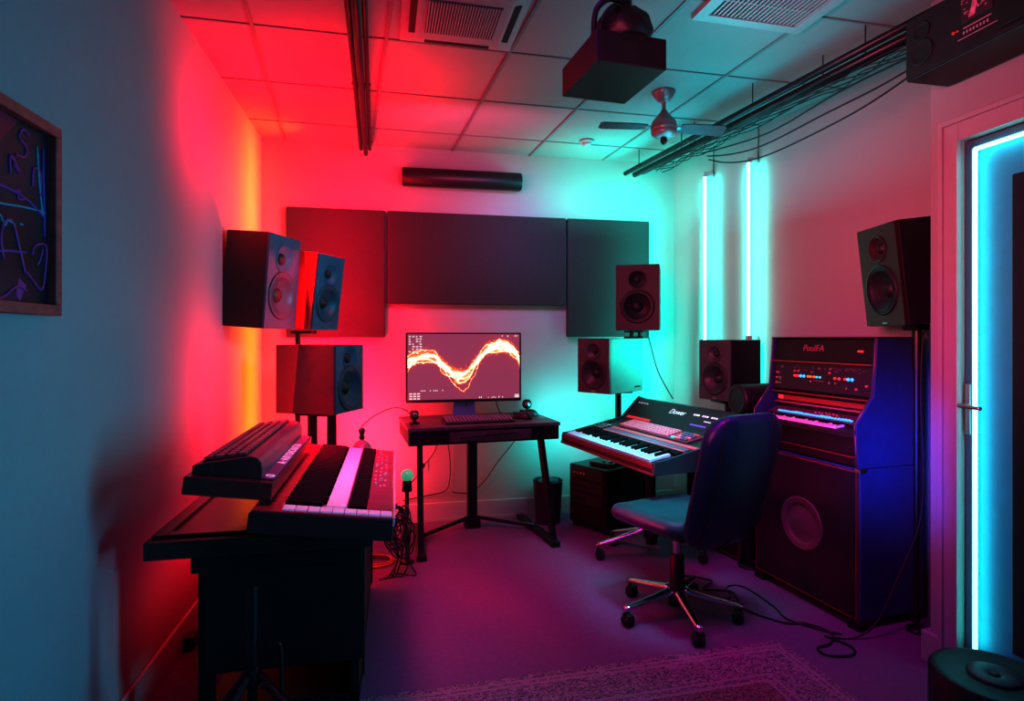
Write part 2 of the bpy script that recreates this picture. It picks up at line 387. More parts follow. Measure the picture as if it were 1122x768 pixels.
BAFLIT = mat('teal_lit_baffle', (.012, .10, .15), .5, noise=.1); CONELIT = mat('teal_lit_cone', (.008, .07, .10), .4, noise=.1)  # cyan light on the left speaker fronts, put into baffle and cone colour
BAFDARK = mat('dark_plum_baffle', (.011, .008, .016), .45, noise=.1)
def speaker(label, loc, rz, tilt, w, d, h, cab=VINYL, baf=BAFFLE, badge=True, bracket=None, logo_side=False, wz=.36, tz=.77, wr=.37, tr=.2):
    """front faces local -y, base centre at the origin"""
    t = thing('studio_speaker', label, 'speaker', loc, rz, 'studio speakers', tilt)
    f = -d/2
    b = bmesh.new(); bmesh.ops.create_cube(b, size=1)
    for v in b.verts: v.co = Vector((v.co.x*w, (d-.014)*v.co.y+.007, h/2+v.co.z*h))
    bmesh.ops.bevel(b, geom=b.edges[:], offset=.005, segments=2, profile=.5, affect='EDGES')
    fr = [x for x in b.faces if x.normal.y < -.9]
    bmesh.ops.delete(b, geom=fr, context='FACES')
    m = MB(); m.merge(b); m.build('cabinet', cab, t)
    W = w*wr; Tt = w*tr; wc = h*wz; tcz = h*tz
    m = MB(); m.merge(plate_with_holes(w-.004, .003, h-.003, [(0, wc, W), (0, tcz, Tt)], f, f+.014)); m.build('front_baffle', baf, t, keepn=True)
    def A(z): return T(0, f, z) @ RX(90)      # local z of the lathe points out of the front
    m = MB(); m.lathe([(W*1.06, .0), (W*1.06, .004), (W*.98, .006), (W*.95, .001), (W*.88, .008), (W*.80, -.004), (W*.6, -.018), (W*.30, -.034), (W*.1, -.04)], 40, A(wc)); wo = m.build('woofer', CONELIT if baf is BAFLIT else (BAFDARK if baf is BAFDARK or 'plum' in baf.name else CONE), t)
    m = MB(); m.lathe([(W*.34, -.034), (W*.26, -.022), (W*.14, -.015), (0, -.012)], 24, A(wc)); m.build('dust_cap', RUBBER, wo)
    m = MB(); m.lathe([(W*1.0, .004), (W*1.06, .0045), (W*1.075, .002), (W*1.08, 0)], 40, A(wc)); m.build('trim_ring', DMETAL, wo)
    m = MB(); m.lathe([(Tt*1.08, 0), (Tt*1.08, .003), (Tt, .004), (Tt*.8, -.010), (Tt*.45, -.022), (Tt*.40, -.022)], 32, A(tcz)); tw = m.build('tweeter_horn', baf, t)
    m = MB(); m.lathe([(Tt*.42, -.022), (Tt*.36, -.012), (Tt*.2, -.006), (0, -.005)], 20, A(tcz)); m.build('tweeter_dome', RUBBER, tw)
    if badge:
        m = MB(); m.box(-.018, .018, f-.0015, f, .012, .019); m.build('badge', STEEL, t)
    return t

L1 = speaker('large black speaker mounted on the left wall, tilted down, leftmost', (-.742, 3.486, 1.407), R(68.9), R(4.3), .312, .255, .516, baf=BAFLIT, badge=False, wr=.40, tr=.25, tz=.75)
m = MB(); m.box(-.05, .05, .12, .165, .2, .34, .004); m.build('wall_bracket', DMETAL, L1)
L2 = speaker('slim tilted speaker with dark front and red-lit side, beside the large wall speaker', (-.516, 3.747, 1.409), R(61.5), R(6.9), .263, .239, .453, cab=mat('red_lit_cabinet', (.62, .035, .035), .75, noise=.05), baf=BAFLIT, badge=False, wr=.40, tr=.25, tz=.75)  # cabinet coloured red in place of red light on its side
L3 = speaker('deep black speaker on two posts, lowest of the left group', (-.432, 3.655, .911), R(63.9), 0, .31, .394, .398, cab=mat('red_lit_black_cabinet', (.20, .05, .06), .45, noise=.1), baf=BAFLIT, wz=.36, tz=.80, wr=.40, tr=.24)  # black cabinet reddened to carry the red light on its side
R1 = speaker('black speaker in front of the teal acoustic panel, on top of another speaker', (1.693, 3.87, 1.402), R(-27.1), 0, .293, .301, .449, baf=BAFDARK, badge=False)
R2 = speaker('speaker with pale cyan lit side standing right of the monitor', (1.516, 3.951, .967), R(-55), 0, .268, .424, .379, cab=mat('cyan_lit_cabinet', (.13, .36, .34), .45, noise=.04))  # cyan light on the side is put into the cabinet colour
m = MB()
for i in range(5): m.box(.134, .136, .10+i*.016, .112+i*.016, .03, .038+.004*(i % 2))
m.build('side_logo', DMETAL, R2)
R3 = speaker('black speaker on a short post in front of the two neon tubes', (2.12, 3.416, .951), R(-74), 0, .26, .27, .386)
R4 = speaker('black tilted speaker high on a pole beside the door frame', (2.358, 2.275, 1.417), R(-103.4), R(6.2), .295, .273, .466, baf=mat('plum_baffle', (.032, .003, .009), .42, noise=.1))

# stand of the lower left speaker
t = thing('speaker_stand', 'black stand with two posts under the lowest left speaker', 'speaker stand', (-.432, 3.655, 0), R(63.9))
m = MB(); m.box(-.11, .11, -.13, .13, 0, .025, .006); m.build('base_plate', DMETAL, t)
m = MB(); m.box(-.10, .10, -.11, .11, .893, .909, .004); m.build('top_plate', DMETAL, t)
for y in (-.075, .055):
    m = MB(); m.box(-.02, .02, y-.022, y+.022, .024, .895, .004); m.build('post', DMETAL, t)
# post that carries the slim speaker, behind the lower one
t = thing('speaker_pole', 'thin black pole holding up the slim tilted left speaker', 'speaker pole', (-.60, 3.90, 0), R(61.5))
m = MB(); m.lathe([(0, 0), (.06, 0), (.06, .012), (.03, .02), (0, .02)], 28); m.build('base', DMETAL, t)
m = MB(); m.cyl((0, 0, .018), .016, 1.372, 'z', 14); m.build('post', DMETAL, t)
m = MB(); m.box(-.03, .03, -.12, .03, 1.375, 1.395, .003); m.build('mount_plate', DMETAL, t)
# riser between R2 and R1
t = thing('speaker_riser', 'short black riser between the two stacked right speakers', 'speaker riser', (1.69, 3.90, 1.346), R(-40))
m = MB(); m.box(-.07, .07, -.07, .07, 0, .012, .003); m.build('foot_plate', DMETAL, t)
for x in (-.03, .03):
    m = MB(); m.cyl((x, -.02, .011), .014, .034, 'z', 12); m.build('peg', DMETAL, t)
m = MB(); m.box(-.07, .07, -.07, .07, .042, .053, .003); m.build('top_plate', DMETAL, t)
# pole for R2 (stands on the amplifier case)
t = thing('speaker_pole', 'black pole under the pale cyan lit speaker right of the monitor', 'speaker pole', (1.60, 4.02, .47), 0)
m = MB(); m.box(-.08, .08, -.08, .08, 0, .012, .003); m.build('base', DMETAL, t)
m = MB(); m.cyl((0, 0, .011), .022, .474, 'z', 16); m.build('post', DMETAL, t)
m = MB(); m.box(-.08, .08, -.08, .08, .482, .495, .003); m.build('mount_plate', DMETAL, t)
# post for R3 on the road case
t = thing('speaker_pole', 'short black post under the speaker in front of the neon tubes', 'speaker pole', (2.10, 3.40, .77), 0)
m = MB(); m.box(-.07, .07, -.07, .07, 0, .012, .003); m.build('base', DMETAL, t)
m = MB(); m.cyl((0, 0, .011), .02, .156, 'z', 16); m.build('post', DMETAL, t)
m = MB(); m.box(-.08, .08, -.08, .08, .166, .178, .003); m.build('mount_plate', DMETAL, t)
# pole for R4
t = thing('speaker_pole', 'tall thin black pole holding the tilted speaker beside the door frame', 'speaker pole', (2.358, 2.268, 0), 0)
m = MB(); m.lathe([(0, 0), (.045, 0), (.045, .012), (.025, .02), (0, .02)], 28); m.build('base', DMETAL, t)
m = MB(); m.cyl((0, 0, .018), .013, 1.37, 'z', 14); m.cyl((0, 0, 1.20), .019, .19, 'z', 14); m.build('post', DMETAL, t)
m = MB(); m.box(-.045, .035, -.035, .035, 1.385, 1.412, .004); m.build('mount_plate', DMETAL, t)

# round black canister in front of R3
t = thing('round_canister', 'black horizontal cylinder lying in front of the speaker beside the keyboard cabinet', 'canister', (1.99, 3.10, .885), R(2))
m = MB(); m.lathe([(0, 0), (.088, 0), (.094, .006), (.094, .29), (.088, .296), (0, .296)], 32, T(-.02, 0, .1) @ RY(90)); m.build('canister_body', VINYL, t, smooth_angle=40)
m = MB(); m.lathe([(.06, 0), (.07, -.004), (.078, -.004), (.084, 0)], 32, T(-.0205, 0, .1) @ RY(90)); m.build('end_ring', RUBBER, t)
m = MB(); m.box(.03, .09, -.03, .03, -.01, .02, .003); m.cyl((.06, 0, -.884), .018, .88, 'z', 14); m.lathe([(0, 0), (.06, 0), (.06, .01), (.02, .016), (0, .016)], 24, T(.06, 0, -.885)); m.build('stand_post', DMETAL, t)

# wall-mounted media speaker, top right
t = thing('wall_speaker_unit', 'long black speaker unit with printed art panel high above the door', 'wall speaker', (2.17, 1.945, 2.352), 0)
# local: x from -.2 (front) to 0 (wall); y from 0 (far end) to -.66
m = MB(); m.box(-.195, 0, -.66, 0, 0, .235, .004); m.build('cabinet', VINYL, t)
m = MB(); m.box(-.203, -.195, -.655, -.005, .006, .23, .002); m.build('front_face', mat('wall_unit_face', (.018, .012, .017), .5, noise=.2), t)
for zz, rr in ((.165, .032), (.085, .044)):
    m = MB(); m.lathe([(rr*1.1, 0), (rr*1.1, .005), (rr, .006), (rr*.85, .002), (rr*.3, .0035), (0, .006)], 28, T(-.203, -.075, zz) @ RY(-90)); m.build('driver', RUBBER, t)
m = MB(); m.use(mat('print_dark', (.06, .02, .035), .4)).box(-.206, -.203, -.345, -.235, .105, .225, .001)
m.use(mat('print_rose', (.55, .16, .25), .5, noise=.5, nscale=60))
random.seed(5)
for i in range(46):
    y = -.34+.1*random.random(); z = .12+.10*random.random(); m.box(-.2068, -.206, y, y+.004+.008*random.random(), z, z+.003+.006*random.random())
m.prism([(-.285, .115), (-.262, .115), (-.292, .222), (-.305, .222)], 'x', -.2069, -.206)
m.build('art_print', None, t)
m = MB(); m.box(-.2045, -.203, -.34, -.24, .085, .089); m.box(-.2045, -.203, -.36, -.22, .052, .055); 
for i in range(8): m.box(-.2045, -.203, -.33+i*.012, -.324+i*.012, .066, .076)
m.build('printed_lines', mat('print_line', (.5, .25, .33), .5), t)
m = MB(); m.cyl((-.207, -.205, .088), .006, .004, 'x', 12); m.cyl((-.207, -.22, .088), .004, .004, 'x', 12); m.build('power_light', mat('dim_red_led', (.3,.02,.03), .4, emit=(1,.05,.08), estr=.35), t)
m = MB(); m.box(-.215, -.203, -.66, -.37, .02, .235, .003); m.build('side_grille', RUBBER, t)

# ------------------------------------------------------------------ ceiling things
# cassette vent
t = thing('ceiling_vent', 'square white air conditioning cassette in the ceiling near the centre', 'vent', (.29, 2.51, H), R(1))
w = .26
m = MB()
for a in range(4):
    Mx = RZ(90*a); b = bmesh.new()
    vs = [b.verts.new(v) for v in ((-w, -w, -.006), (w, -w, -.006), (w*.72, -w*.72, -.024), (-w*.72, -w*.72, -.024))]; b.faces.new(vs)
    vs = [b.verts.new(v) for v in ((-w, -w, 0), (w, -w, 0), (w, -w, -.006), (-w, -w, -.006))]; b.faces.new(vs); m.merge(b, Mx)
m.box(-w*.72, w*.72, -w*.72, w*.72, -.024, -.02); m.build('frame', VENTM, t)
for a in range(4):
    m = MB(); m.box(-.15, .15, -.226, -.196, -.0215, -.012, M=RZ(90*a)); m.build('air_slot', BLACK, t)
m = MB(); m.box(-.155, .155, -.13, .13, -.026, -.0245); gr = m.build('grille_back', BLACK, t)
for i in range(26):
    x = -.15+.012*i; m = MB(); m.box(x-.0032, x+.0032, -.13, .13, -.032, -.026); m.build('grille_slat', VENTM, gr)
# egg-crate diffuser
t = thing('ceiling_vent', 'teal lit ceiling diffuser with diagonal louvres at the top right', 'vent', (1.53, 2.06, H), R(2))
m = MB()
for a in range(4):
    Mx = RZ(90*a); m.prism([(-.265, -.265), (.265, -.265), (.215, -.215), (-.215, -.215)], 'z', -.02, 0) if a == 0 else None
    if a: 
        b = bmesh.new(); q = [(-.265, -.265), (.265, -.265), (.215, -.215), (-.215, -.215)]
        lo = [b.verts.new((*p, -.02)) for p in q]; hi = [b.verts.new((*p, 0)) for p in q]
        b.faces.new(lo); b.faces.new(hi[::-1])
        for i in range(4): b.faces.new((lo[i], hi[i], hi[(i+1) % 4], lo[(i+1) % 4]))
        m.merge(b, Mx)
m.build('frame', VENTM, t)
m = MB(); m.box(-.22, .22, -.22, .22, -.003, 0); gb = m.build('grille_back', BLACK, t)
for i in range(22):
    x = -.21+.02*i; m = MB(); m.box(x-.004, x+.004, -.218, .218, -.016, -.003); m.build('louvre', VENTM, gb)
for y in (-.11, 0, .11):
    m = MB(); m.box(-.218, .218, y-.002, y+.002, -.014, -.004); m.build('cross_bar', VENTM, gb)

# projector
t = thing('projector', 'black box projector hanging from the ceiling', 'projector', (.752, 1.951, 2.245), R(5.1))
m = MB(); m.box(-.128, .128, -.15, .15, 0, .103, .003); m.build('housing', VINYL, t)
b = bmesh.new(); bmesh.ops.create_uvsphere(b, u_segments=28, v_segments=16, radius=1)
for v in b.verts:
    x, y, z = v.co; k = 1+.06*math.sin(9*x)*math.cos(7*z); v.co = Vector((x*.098*k+.035, y*.10*k-.02, .175+z*.08*k))
    v.co.z = max(v.co.z, .1035)
m = MB(); m.merge(b, smooth=True); lm = m.build('mount_motor', RUBBER, t)
m = MB()
for i in range(6): m.lathe([(.09-.004*i, 0), (.095-.004*i, .004), (.09-.004*i, .008)], 28, T(.035, -.02, .13+.018*i))
m.build('cooling_ring', DMETAL, lm)
m = MB(); m.cyl((.035, -.02, .24), .03, .256, 'z', 18); m.cyl((.035, -.02, .484), .07, .012, 'z', 22); m.build('ceiling_post', DMETAL, t)
m = MB(); m.tube(smooth([(-.105, -.08, .10), (-.108, -.09, .16), (-.10, -.10, .20), (-.06, -.10, .235), (0, -.06, .26)]), .010, 8); m.tube(smooth([(-.085, -.08, .10), (-.082, -.1, .17), (-.05, -.11, .21), (.0, -.07, .235)]), .005, 8); m.build('arm', DMETAL, t)
m = MB(); m.cyl((0, -.151, .05), .03, .002, 'y', 20); m.build('vent_cap', RUBBER, t)

# ceiling fan
t = thing('ceiling_fan', 'small rose metal ceiling fan with two thin dark blades', 'ceiling fan', (1.495, 3.07, H), R(-6))
m = MB(); m.lathe([(0, 0), (.066, 0), (.064, -.008), (.052, -.03), (.034, -.052), (.018, -.06), (0, -.06)], 28); m.build('canopy', FANM, t)
m = MB(); m.lathe([(.016, -.058), (.011, -.07), (.011, -.095), (.02, -.112), (.03, -.13)], 18); m.build('down_rod', FANM, t)
m = MB(); m.lathe([(0, -.12), (.03, -.125), (.045, -.145), (.066, -.17), (.072, -.19), (.068, -.196), (.073, -.20), (.073, -.215), (.068, -.22), (.072, -.226), (.066, -.245), (.045, -.258), (.02, -.262), (0, -.262)], 30); mo = m.build('motor', FANM, t)
m = MB(); m.lathe([(0, -.258), (.016, -.262), (.02, -.275), (.014, -.29), (.006, -.298), (0, -.30)], 18); m.build('finial', RUBBER, mo)
def blade(a, pitch, L):
    m = MB(); M_ = T(0, 0, -.20) @ RZ(a)
    m.box(.06, .11, -.012, .012, -.003, .003, .001, M=M_ @ RX(pitch)); 
    br = m.build('blade_arm', FANM, t)
    b = bmesh.new(); P = [(.10, -.03), (.16, -.038), (L-.02, -.042), (L, -.03), (L, .03), (L-.02, .042), (.16, .038), (.10, .03)]
    lo = [b.verts.new((x, y, -.003)) for x, y in P]; hi = [b.verts.new((x, y, .003)) for x, y in P]
    b.faces.new(lo[::-1]); b.faces.new(hi)
    for i in range(len(P)): b.faces.new((lo[i], lo[(i+1) % len(P)], hi[(i+1) % len(P)], hi[i]))
    m = MB(); m.merge(b, M_ @ RX(pitch)); m.build('blade', FANB, t)
blade(180, 3, .37); blade(4, -24, .37)
m = MB()
for i in range(16): 
    x = .03+.009*i; m.lathe([(0, -.0035), (.0035, 0), (0, .0035)], 8, T(x, -.005, -.282-.006*math.sin(i*.9)))
m.build('pull_chain', FANM, t)

# smoke detector
t = thing('smoke_detector', 'small white smoke detector on the teal part of the ceiling', 'smoke detector', (1.33, 3.93, H), 0)
m = MB(); m.lathe([(0, 0), (.05, 0), (.05, -.012), (.046, -.018), (0, -.018)], 24); m.build('base', VENTM, t)
m = MB(); m.lathe([(.034, -.017), (.032, -.032), (.024, -.04), (0, -.042)], 24); m.build('sensor_head', VENTM, t)

# rails on the left of the ceiling
for i, (dx, zz, r, w0) in enumerate(((-.030, 2.655, .013, 'leftmost'), (0, 2.64, .016, 'middle'), (.03, 2.655, .012, 'rightmost'))):
    t = thing('ceiling_conduit', '%s of the three dark conduits along the left part of the ceiling' % w0, 'conduit', (0, 0, 0), 0, 'left ceiling conduits')
    m = MB(); m.tube([(-.11+dx*1.1, 1.0, zz), (-.195+dx, 4.22-.06*abs(i-1), zz)], r, 12); m.build('pipe', PIPE, t)
    for y in (1.9, 3.1, 4.0):
        x = -.11+dx*1.1+(-.085-.1*dx)*(y-1.0)/3.2; m = MB(); m.tube([(x, y, zz), (x, y, H)], .004, 6); m.box(x-r-.004, x+r+.004, y-.01, y+.01, zz-.004, zz+.004); m.build('hanger', DMETAL, t)
# pipes along the right wall
for i, (dx, zz, r, w0) in enumerate(((-.055, 2.615, .017, 'leftmost'), (0, 2.595, .020, 'middle'), (.05, 2.60, .014, 'rightmost'))):
    t = thing('ceiling_conduit', '%s of the three dark pipes hanging along the right wall' % w0, 'conduit', (0, 0, 0), 0, 'right ceiling pipes')
    m = MB(); a, b_ = (1.80+dx, 4.24-.05*i), (2.12+dx, 1.75)
    m.tube([(a[0], a[1], zz), (b_[0], b_[1], zz)], r, 12); m.build('pipe', PIPE, t)
    for k in ((.08, .55), (.3, .8), (.2, .68))[i]:
        x = a[0]+(b_[0]-a[0])*k; y = a[1]+(b_[1]-a[1])*k
        m = MB(); m.tube([(x, y, zz), (x, y, H)], .0028, 6); m.box(x-r-.006, x+r+.006, y-.012, y+.012, zz-.005, zz+.005); m.build('hanger', DMETAL, t)
random.seed(11)
names = ['highest', 'middle', 'lowest']
for i in range(3):
    pts = []
    for k in range(11):
        s_ = k/10; x = 1.97+.18*s_+.03*i+.012*math.sin(7*s_+i*2); y = 3.50-1.5*s_
        pts.append((x, y, 2.555-.022*i-(.055+.03*i)*math.sin(PI*s_**.8)+.008*math.sin(11*s_+i)))
    m = MB(); m.tube(smooth(pts, 5), .0042, 6); tag(m.build('hanging_cable', CABLE), '%s of the three thin black cables sagging below the right wall pipes' % names[i], 'cable', 'cables below the right pipes')
m = MB()
for i in range(5):
    pts = []
    for k in range(14):
        s_ = k/13; pts.append((1.80+.26*s_+.030+.035*math.sin(2.1*k+i*1.7)+.010*i, 3.9-1.95*s_, 2.590-.02-.022*abs(math.sin(1.3*k+i))-.004*i))
    m.tube(smooth(pts, 5), .0028, 6)
tag(m.build('wire_tangle', CABLE), 'tangle of thin black wires wound along the right wall pipes', 'wire', kind='stuff')

# ------------------------------------------------------------------ neon tubes on the right wall
def wx(y): return 2.2+(4.34-y)*.1739
for y, zt, lab, z0 in ((3.879, 2.552, 'cyan neon tube on the right wall nearer the back corner', 1.0), (3.457, 2.536, 'cyan neon tube on the right wall nearer the keyboard cabinet', 1.36)):
    t = thing('neon_light', lab, 'neon light', (wx(y)-.005, y, 0), R(-9.9), 'right wall neon lights')
    m = MB(); m.tube([(-.06, 0, z0), (-.06, 0, zt-.03)], .011, 14); m.build('tube', NEON, t)
    m = MB(); m.box(-.074, 0, -.018, .018, zt-.035, zt, .004); m.build('end_cap', VENTM, t)
    m = MB(); m.box(-.074, 0, -.018, .018, z0-.03, z0+.004, .004); m.build('end_cap', VENTM, t)
    m = MB(); m.tube([(-.006, -.022, zt-.02), (-.006, -.03, H-.01)], .003, 6); m.build('supply_wire', CABLE, t)

# ------------------------------------------------------------------ picture on the left wall
t = thing('framed_picture', 'dark neon line art in a reddish wooden frame on the left wall', 'picture', (XL, 1.465, 1.658), 0)
# local y from -.31 (near) to .31 (far), z -.25 .. .25, x out of wall
m = MB()
for (y0, y1, z0, z1) in ((-.31, .31, .222, .25), (-.31, .31, -.25, -.222), (-.31, -.282, -.222, .222), (.282, .31, -.222, .222)): m.box(.0, .032, y0, y1, z0, z1, .003)
m.build('frame', WOODF, t)
INK = mat('canvas_ink', (.018, .012, .03), .4, noise=.5, nscale=6)
PK = mat('neon_pink_paint', (.42, .04, .24), .5); CY = mat('neon_cyan_paint', (.02, .30, .42), .5); PU = mat('violet_paint', (.14, .05, .30), .5); RD = mat('crimson_paint', (.30, .01, .05), .5, noise=.2)
m = MB(); m.use(INK).box(.004, .012, -.284, .284, -.224, .224)
def stroke(mm, pts, r=.0035): m.use(mm); m.tube([(.0125, y, z) for y, z in [(p.x, p.y) for p in smooth([(a, b, 0) for a, b in pts], 4)]], r, 6)
def q(px, py):  # picture-plane helper: fractions of the visible part (0 left edge of frame side, 1 right)
    return (.04+.24*px, .224-.448*py)
m.use(RD).prism([q(-.1, .35), q(.48, .02), q(.25, .0), q(-.3, .12)], 'x', .012, .0128)
m.use(CY).prism([q(-.3, .12), q(.2, .0), q(.05, .0), q(-.4, .06)], 'x', .012, .0128)
for p in ([(.66, .07), (.56, .05), (.50, .11), (.62, .15), (.58, .21), (.44, .22)], [(.36, .34), (.36, .24), (.52, .32), (.40, .28)], [(.72, .36), (.74, .25), (.86, .27), (.86, .40)], [(.40, .44), (.50, .42), (.48, .47), (.58, .46)],
          [(.26, .84), (.22, .72), (.28, .62), (.40, .62), (.52, .78), (.60, .90)], [(-.2, 1.1), (.2, 1.06), (.45, .98), (.62, 1.0)], [(.72, .78), (.76, .72), (.96, .70), (.95, .85), (.88, .98), (.70, .92), (.60, .88)], [(.80, .84), (.86, .79), (.9, .73)]):
    stroke(PK, [(.04+.24*a, .224-.448*min(b*.93, .99)) for a, b in p])
for p in ([(-.4, .52), (.1, .50), (.6, .47), (.95, .46)], [(.80, .1), (.84, .3), (.9, .48)], [(-.1, .58), (0, .55), (.05, .60), (.1, .55), (.16, .60), (.2, .55), (.28, .60), (.32, .57), (.42, .58)], [(.5, .57), (.56, .57)], [(.84, .47), (.96, .50)]):
    stroke(CY, [(.04+.24*a, .224-.448*b) for a, b in p], .003)
for p in ([(-.3, .82), (.2, .74), (.6, .72)], [(.9, .1), (.93, .6)], [(-.3, .4), (.5, .41), (.95, .5)]):
    stroke(PU, [(.04+.24*a, .224-.448*b) for a, b in p], .004)
m.use(PK).prism([q(.45, .96), q(.50, .86), q(.62, .90), q(.52, .99)], 'x', .012, .0128)
m.build('canvas', None, t)

# ------------------------------------------------------------------ computer desk
DX = thing('computer_desk', 'dark wooden computer desk with a drawer and slanting black legs', 'desk', (.557, 3.985, 0), R(5.1))
W, D = .995, .586
m = MB(); m.box(-W/2-.004, W/2+.004, -D/2, D/2, .768, .790, .003); m.build('desktop', DESKM, DX)
m = MB(); m.box(-W/2+.0, W/2-.005, -D/2+.008, -D/2+.028, .678, .768, .002); m.box(-W/2, -W/2+.018, -D/2+.02, D/2-.02, .678, .768, .002); m.box(W/2-.023, W/2-.005, -D/2+.02, D/2-.02, .678, .768, .002); m.box(-W/2+.02, W/2-.02, D/2-.04, D/2-.02, .70, .768, .002); m.build('apron', BLACK, DX)
m = MB(); m.box(-.24, .30, -D/2+.002, -D/2+.0085, .69, .755, .002); dr = m.build('drawer', DESKM, DX)
m = MB(); m.tube(smooth([(-.17, -D/2+.002, .716), (-.168, -D/2-.014, .718), (-.15, -D/2-.018, .722), (.15, -D/2-.018, .736), (.188, -D/2-.014, .738), (.19, -D/2+.002, .738)], 4), .0055, 8); m.build('handle', DMETAL, dr)
def bar(mb, a, b, w, h):
    a, b = Vector(a), Vector(b); d = (b-a); L_ = d.length; M_ = T(*((a+b)/2)) @ d.to_track_quat('Z', 'Y').to_matrix().to_4x4()
    mb.box(-w/2, w/2, -h/2, h/2, -L_/2, L_/2, .004, M=M_)
for sx, a, b in ((-1, (-.425, -.25, .69), (-.43, -.345, .03)), (1, (.375, -.25, .69), (.43, -.35, .03))):
    m = MB(); bar(m, a, b, .036, .036); m.build('leg', DMETAL, DX)
    m = MB(); bar(m, (b[0], -.385, .022), (b[0]-sx*.05, .24, .022), .05, .036); m.box(b[0]-.03, b[0]+.03, -.40, -.34, 0, .035, .006); fb = m.build('foot_bar', DMETAL, DX)
m = MB(); m.box(-.034, .034, .13, .18, .05, .69, .005); m.box(-.055, .055, .115, .195, 0, .07, .008); m.build('column', DMETAL, DX)
for sx in (-1, 1):
    m = MB(); bar(m, (sx*.03, .14, .075), (sx*.40, -.05, .035), .022, .022); m.build('brace', STEEL if False else DMETAL, DX)
    m = MB(); bar(m, (sx*.03, .136, .089), (sx*.40, -.054, .049), .008, .006); m.build('brace_edge', CHROME, DX)

# monitor
MO = thing('monitor', 'wide computer monitor showing a glowing orange wave', 'monitor', (.475, 4.02, .790), R(1.0))
SC = 1.065
m = MB(); m.box(-.40, .40, -.012, .012, .118, .595, .004); m.build('bezel', BLACK, MO)
m = MB(); m.box(-.388, .388, -.0135, -.012, .137, .586); scn = m.build('screen', SCREEN, MO)
ICON = mat('screen_icons', (.1, .1, .1), .4, emit=(1, .93, .9), estr=.75); BAR_ = mat('screen_taskbar', (.05, .02, .03), .4, emit=(.30, .10, .14), estr=.8)
m = MB(); m.use(ICON); random.seed(3)
for r in range(7):
    for c in range(4):
        if random.random() < .78:
            x = -.380+c*.024; z = .572-r*.017; m.box(x, x+.010+.008*random.random(), -.0142, -.0135, z-.009, z)
for c in range(9):
    if random.random() < .8: x = .26+c*.013; m.box(x, x+.009, -.0142, -.0135, .563+.006*random.random(), .578)
for r in range(3):
    for c in range(3):
        x = -.376+c*.026; z = .185-r*.017; m.box(x, x+.02, -.0142, -.0135, z-.010, z)
for c in range(14):
    if random.random() < .6: x = -.30+c*.012; m.box(x, x+.009, -.0142, -.0135, .196, .203)
for c in range(22):
    if random.random() < .5: x = .10+c*.0125; m.box(x, x+.007, -.0142, -.0135, .142, .149+.006*random.random())
m.box(.352, .384, -.0142, -.0135, .142, .165)
m.build('desktop_icons', None, scn)
m = MB(); m.prism([(-.085, .012), (.085, .012), (.068, .15), (-.068, .15)], 'y', .012, .028, .003); m.build('stand_neck', mat('cyan_lit_metal', (.12, .42, .48), .3, .2), MO)  # neck metal tinted with the cyan light that falls on it
m = MB(); m.box(-.14, .14, -.05, .09, 0, .012, .005); m.build('stand_base', mat('cyan_lit_grey_metal', (.10, .26, .30), .3, .2), MO)  # base metal carries the same painted cyan light
m = MB(); m.box(-.02, .02, -.016, -.0125, .123, .130); m.cyl((.01, -.012, .10), .006, .012, 'y', 10); m.build('logo', DMETAL, MO)

# keyboard on desk
def desk_at(x, y): 
    c_, s_ = math.cos(R(5.1)), math.sin(R(5.1)); return (.557+x*c_-y*s_, 3.985+x*s_+y*c_)
x, y = desk_at(-.02, -.12)
t = thing('computer_keyboard', 'black computer keyboard on the desk below the monitor', 'keyboard', (x, y, .790), R(4.0))
m = MB(); m.prism([(-.085, .002), (.075, .002), (.075, .026), (.06, .03), (-.075, .014), (-.085, .01)], 'x', -.235, .235, .002); m.build('case', SYNTHSIDE, t)
kb = MB(); kb.box(-.0085, .0085, -.0085, .0085, 0, .009, .002); k0 = None
GREYKEY = mat('dark_grey_keycap', (.26, .24, .28), .45)
for r in range(5):
    for c in range(19):
        p = T(-.215+.0238*c, -.062+.0275*r, .014+.0036*r) @ RX(7)
        if k0 is None: k0 = kb.build('keycap', GREYKEY, t, p)
        else: put('keycap', k0.data, t, p)
# mouse + headphone pod + webcams
def mouse(x, y, rz, label, mm=SYNTHSIDE, s=1.0):
    t = thing('computer_mouse', label, 'mouse', (x, y, .790), rz)
    b = bmesh.new(); bmesh.ops.create_uvsphere(b, u_segments=24, v_segments=14, radius=1)
    for v in b.verts:
        p = v.co; v.co = Vector((p.x*.036*s*(1-.12*p.y), p.y*.062*s, max(0, p.z)*.038*s*(1-.25*p.y)+.001))
    m = MB(); m.merge(b, smooth=True); m.build('shell', mm, t)
    m = MB(); m.cyl((-.004, .030*s, .026*s), .007, .008, 'x', 12); m.build('scroll_wheel', RUBBER, t)
    m = MB(); m.box(-.001, .001, .0, .055*s, .020*s, .0335*s); m.build('button_seam', RUBBER, t)
x, y = desk_at(.305, -.06); mouse(x, y, R(48), 'dark computer mouse on the desk beside the keyboard', s=1.25)
x, y = desk_at(.395, .07); mouse(x, y, R(60), 'second dark mouse at the desk back edge, in front of the round webcam', s=1.2)
x, y = desk_at(.43, .21)
t = thing('webcam', 'small round black webcam at the right back of the desk', 'webcam', (x, y, .790), R(0))
m = MB(); m.lathe([(0, 0), (.03, 0), (.03, .006), (.008, .012), (.006, .04), (0, .04)], 20); m.build('stand', DMETAL, t)
m = MB(); m.lathe([(0, .034), (.02, .036), (.032, .05), (.036, .068), (.032, .086), (.02, .10), (0, .103)], 24); m.build('camera_ball', RUBBER, t)
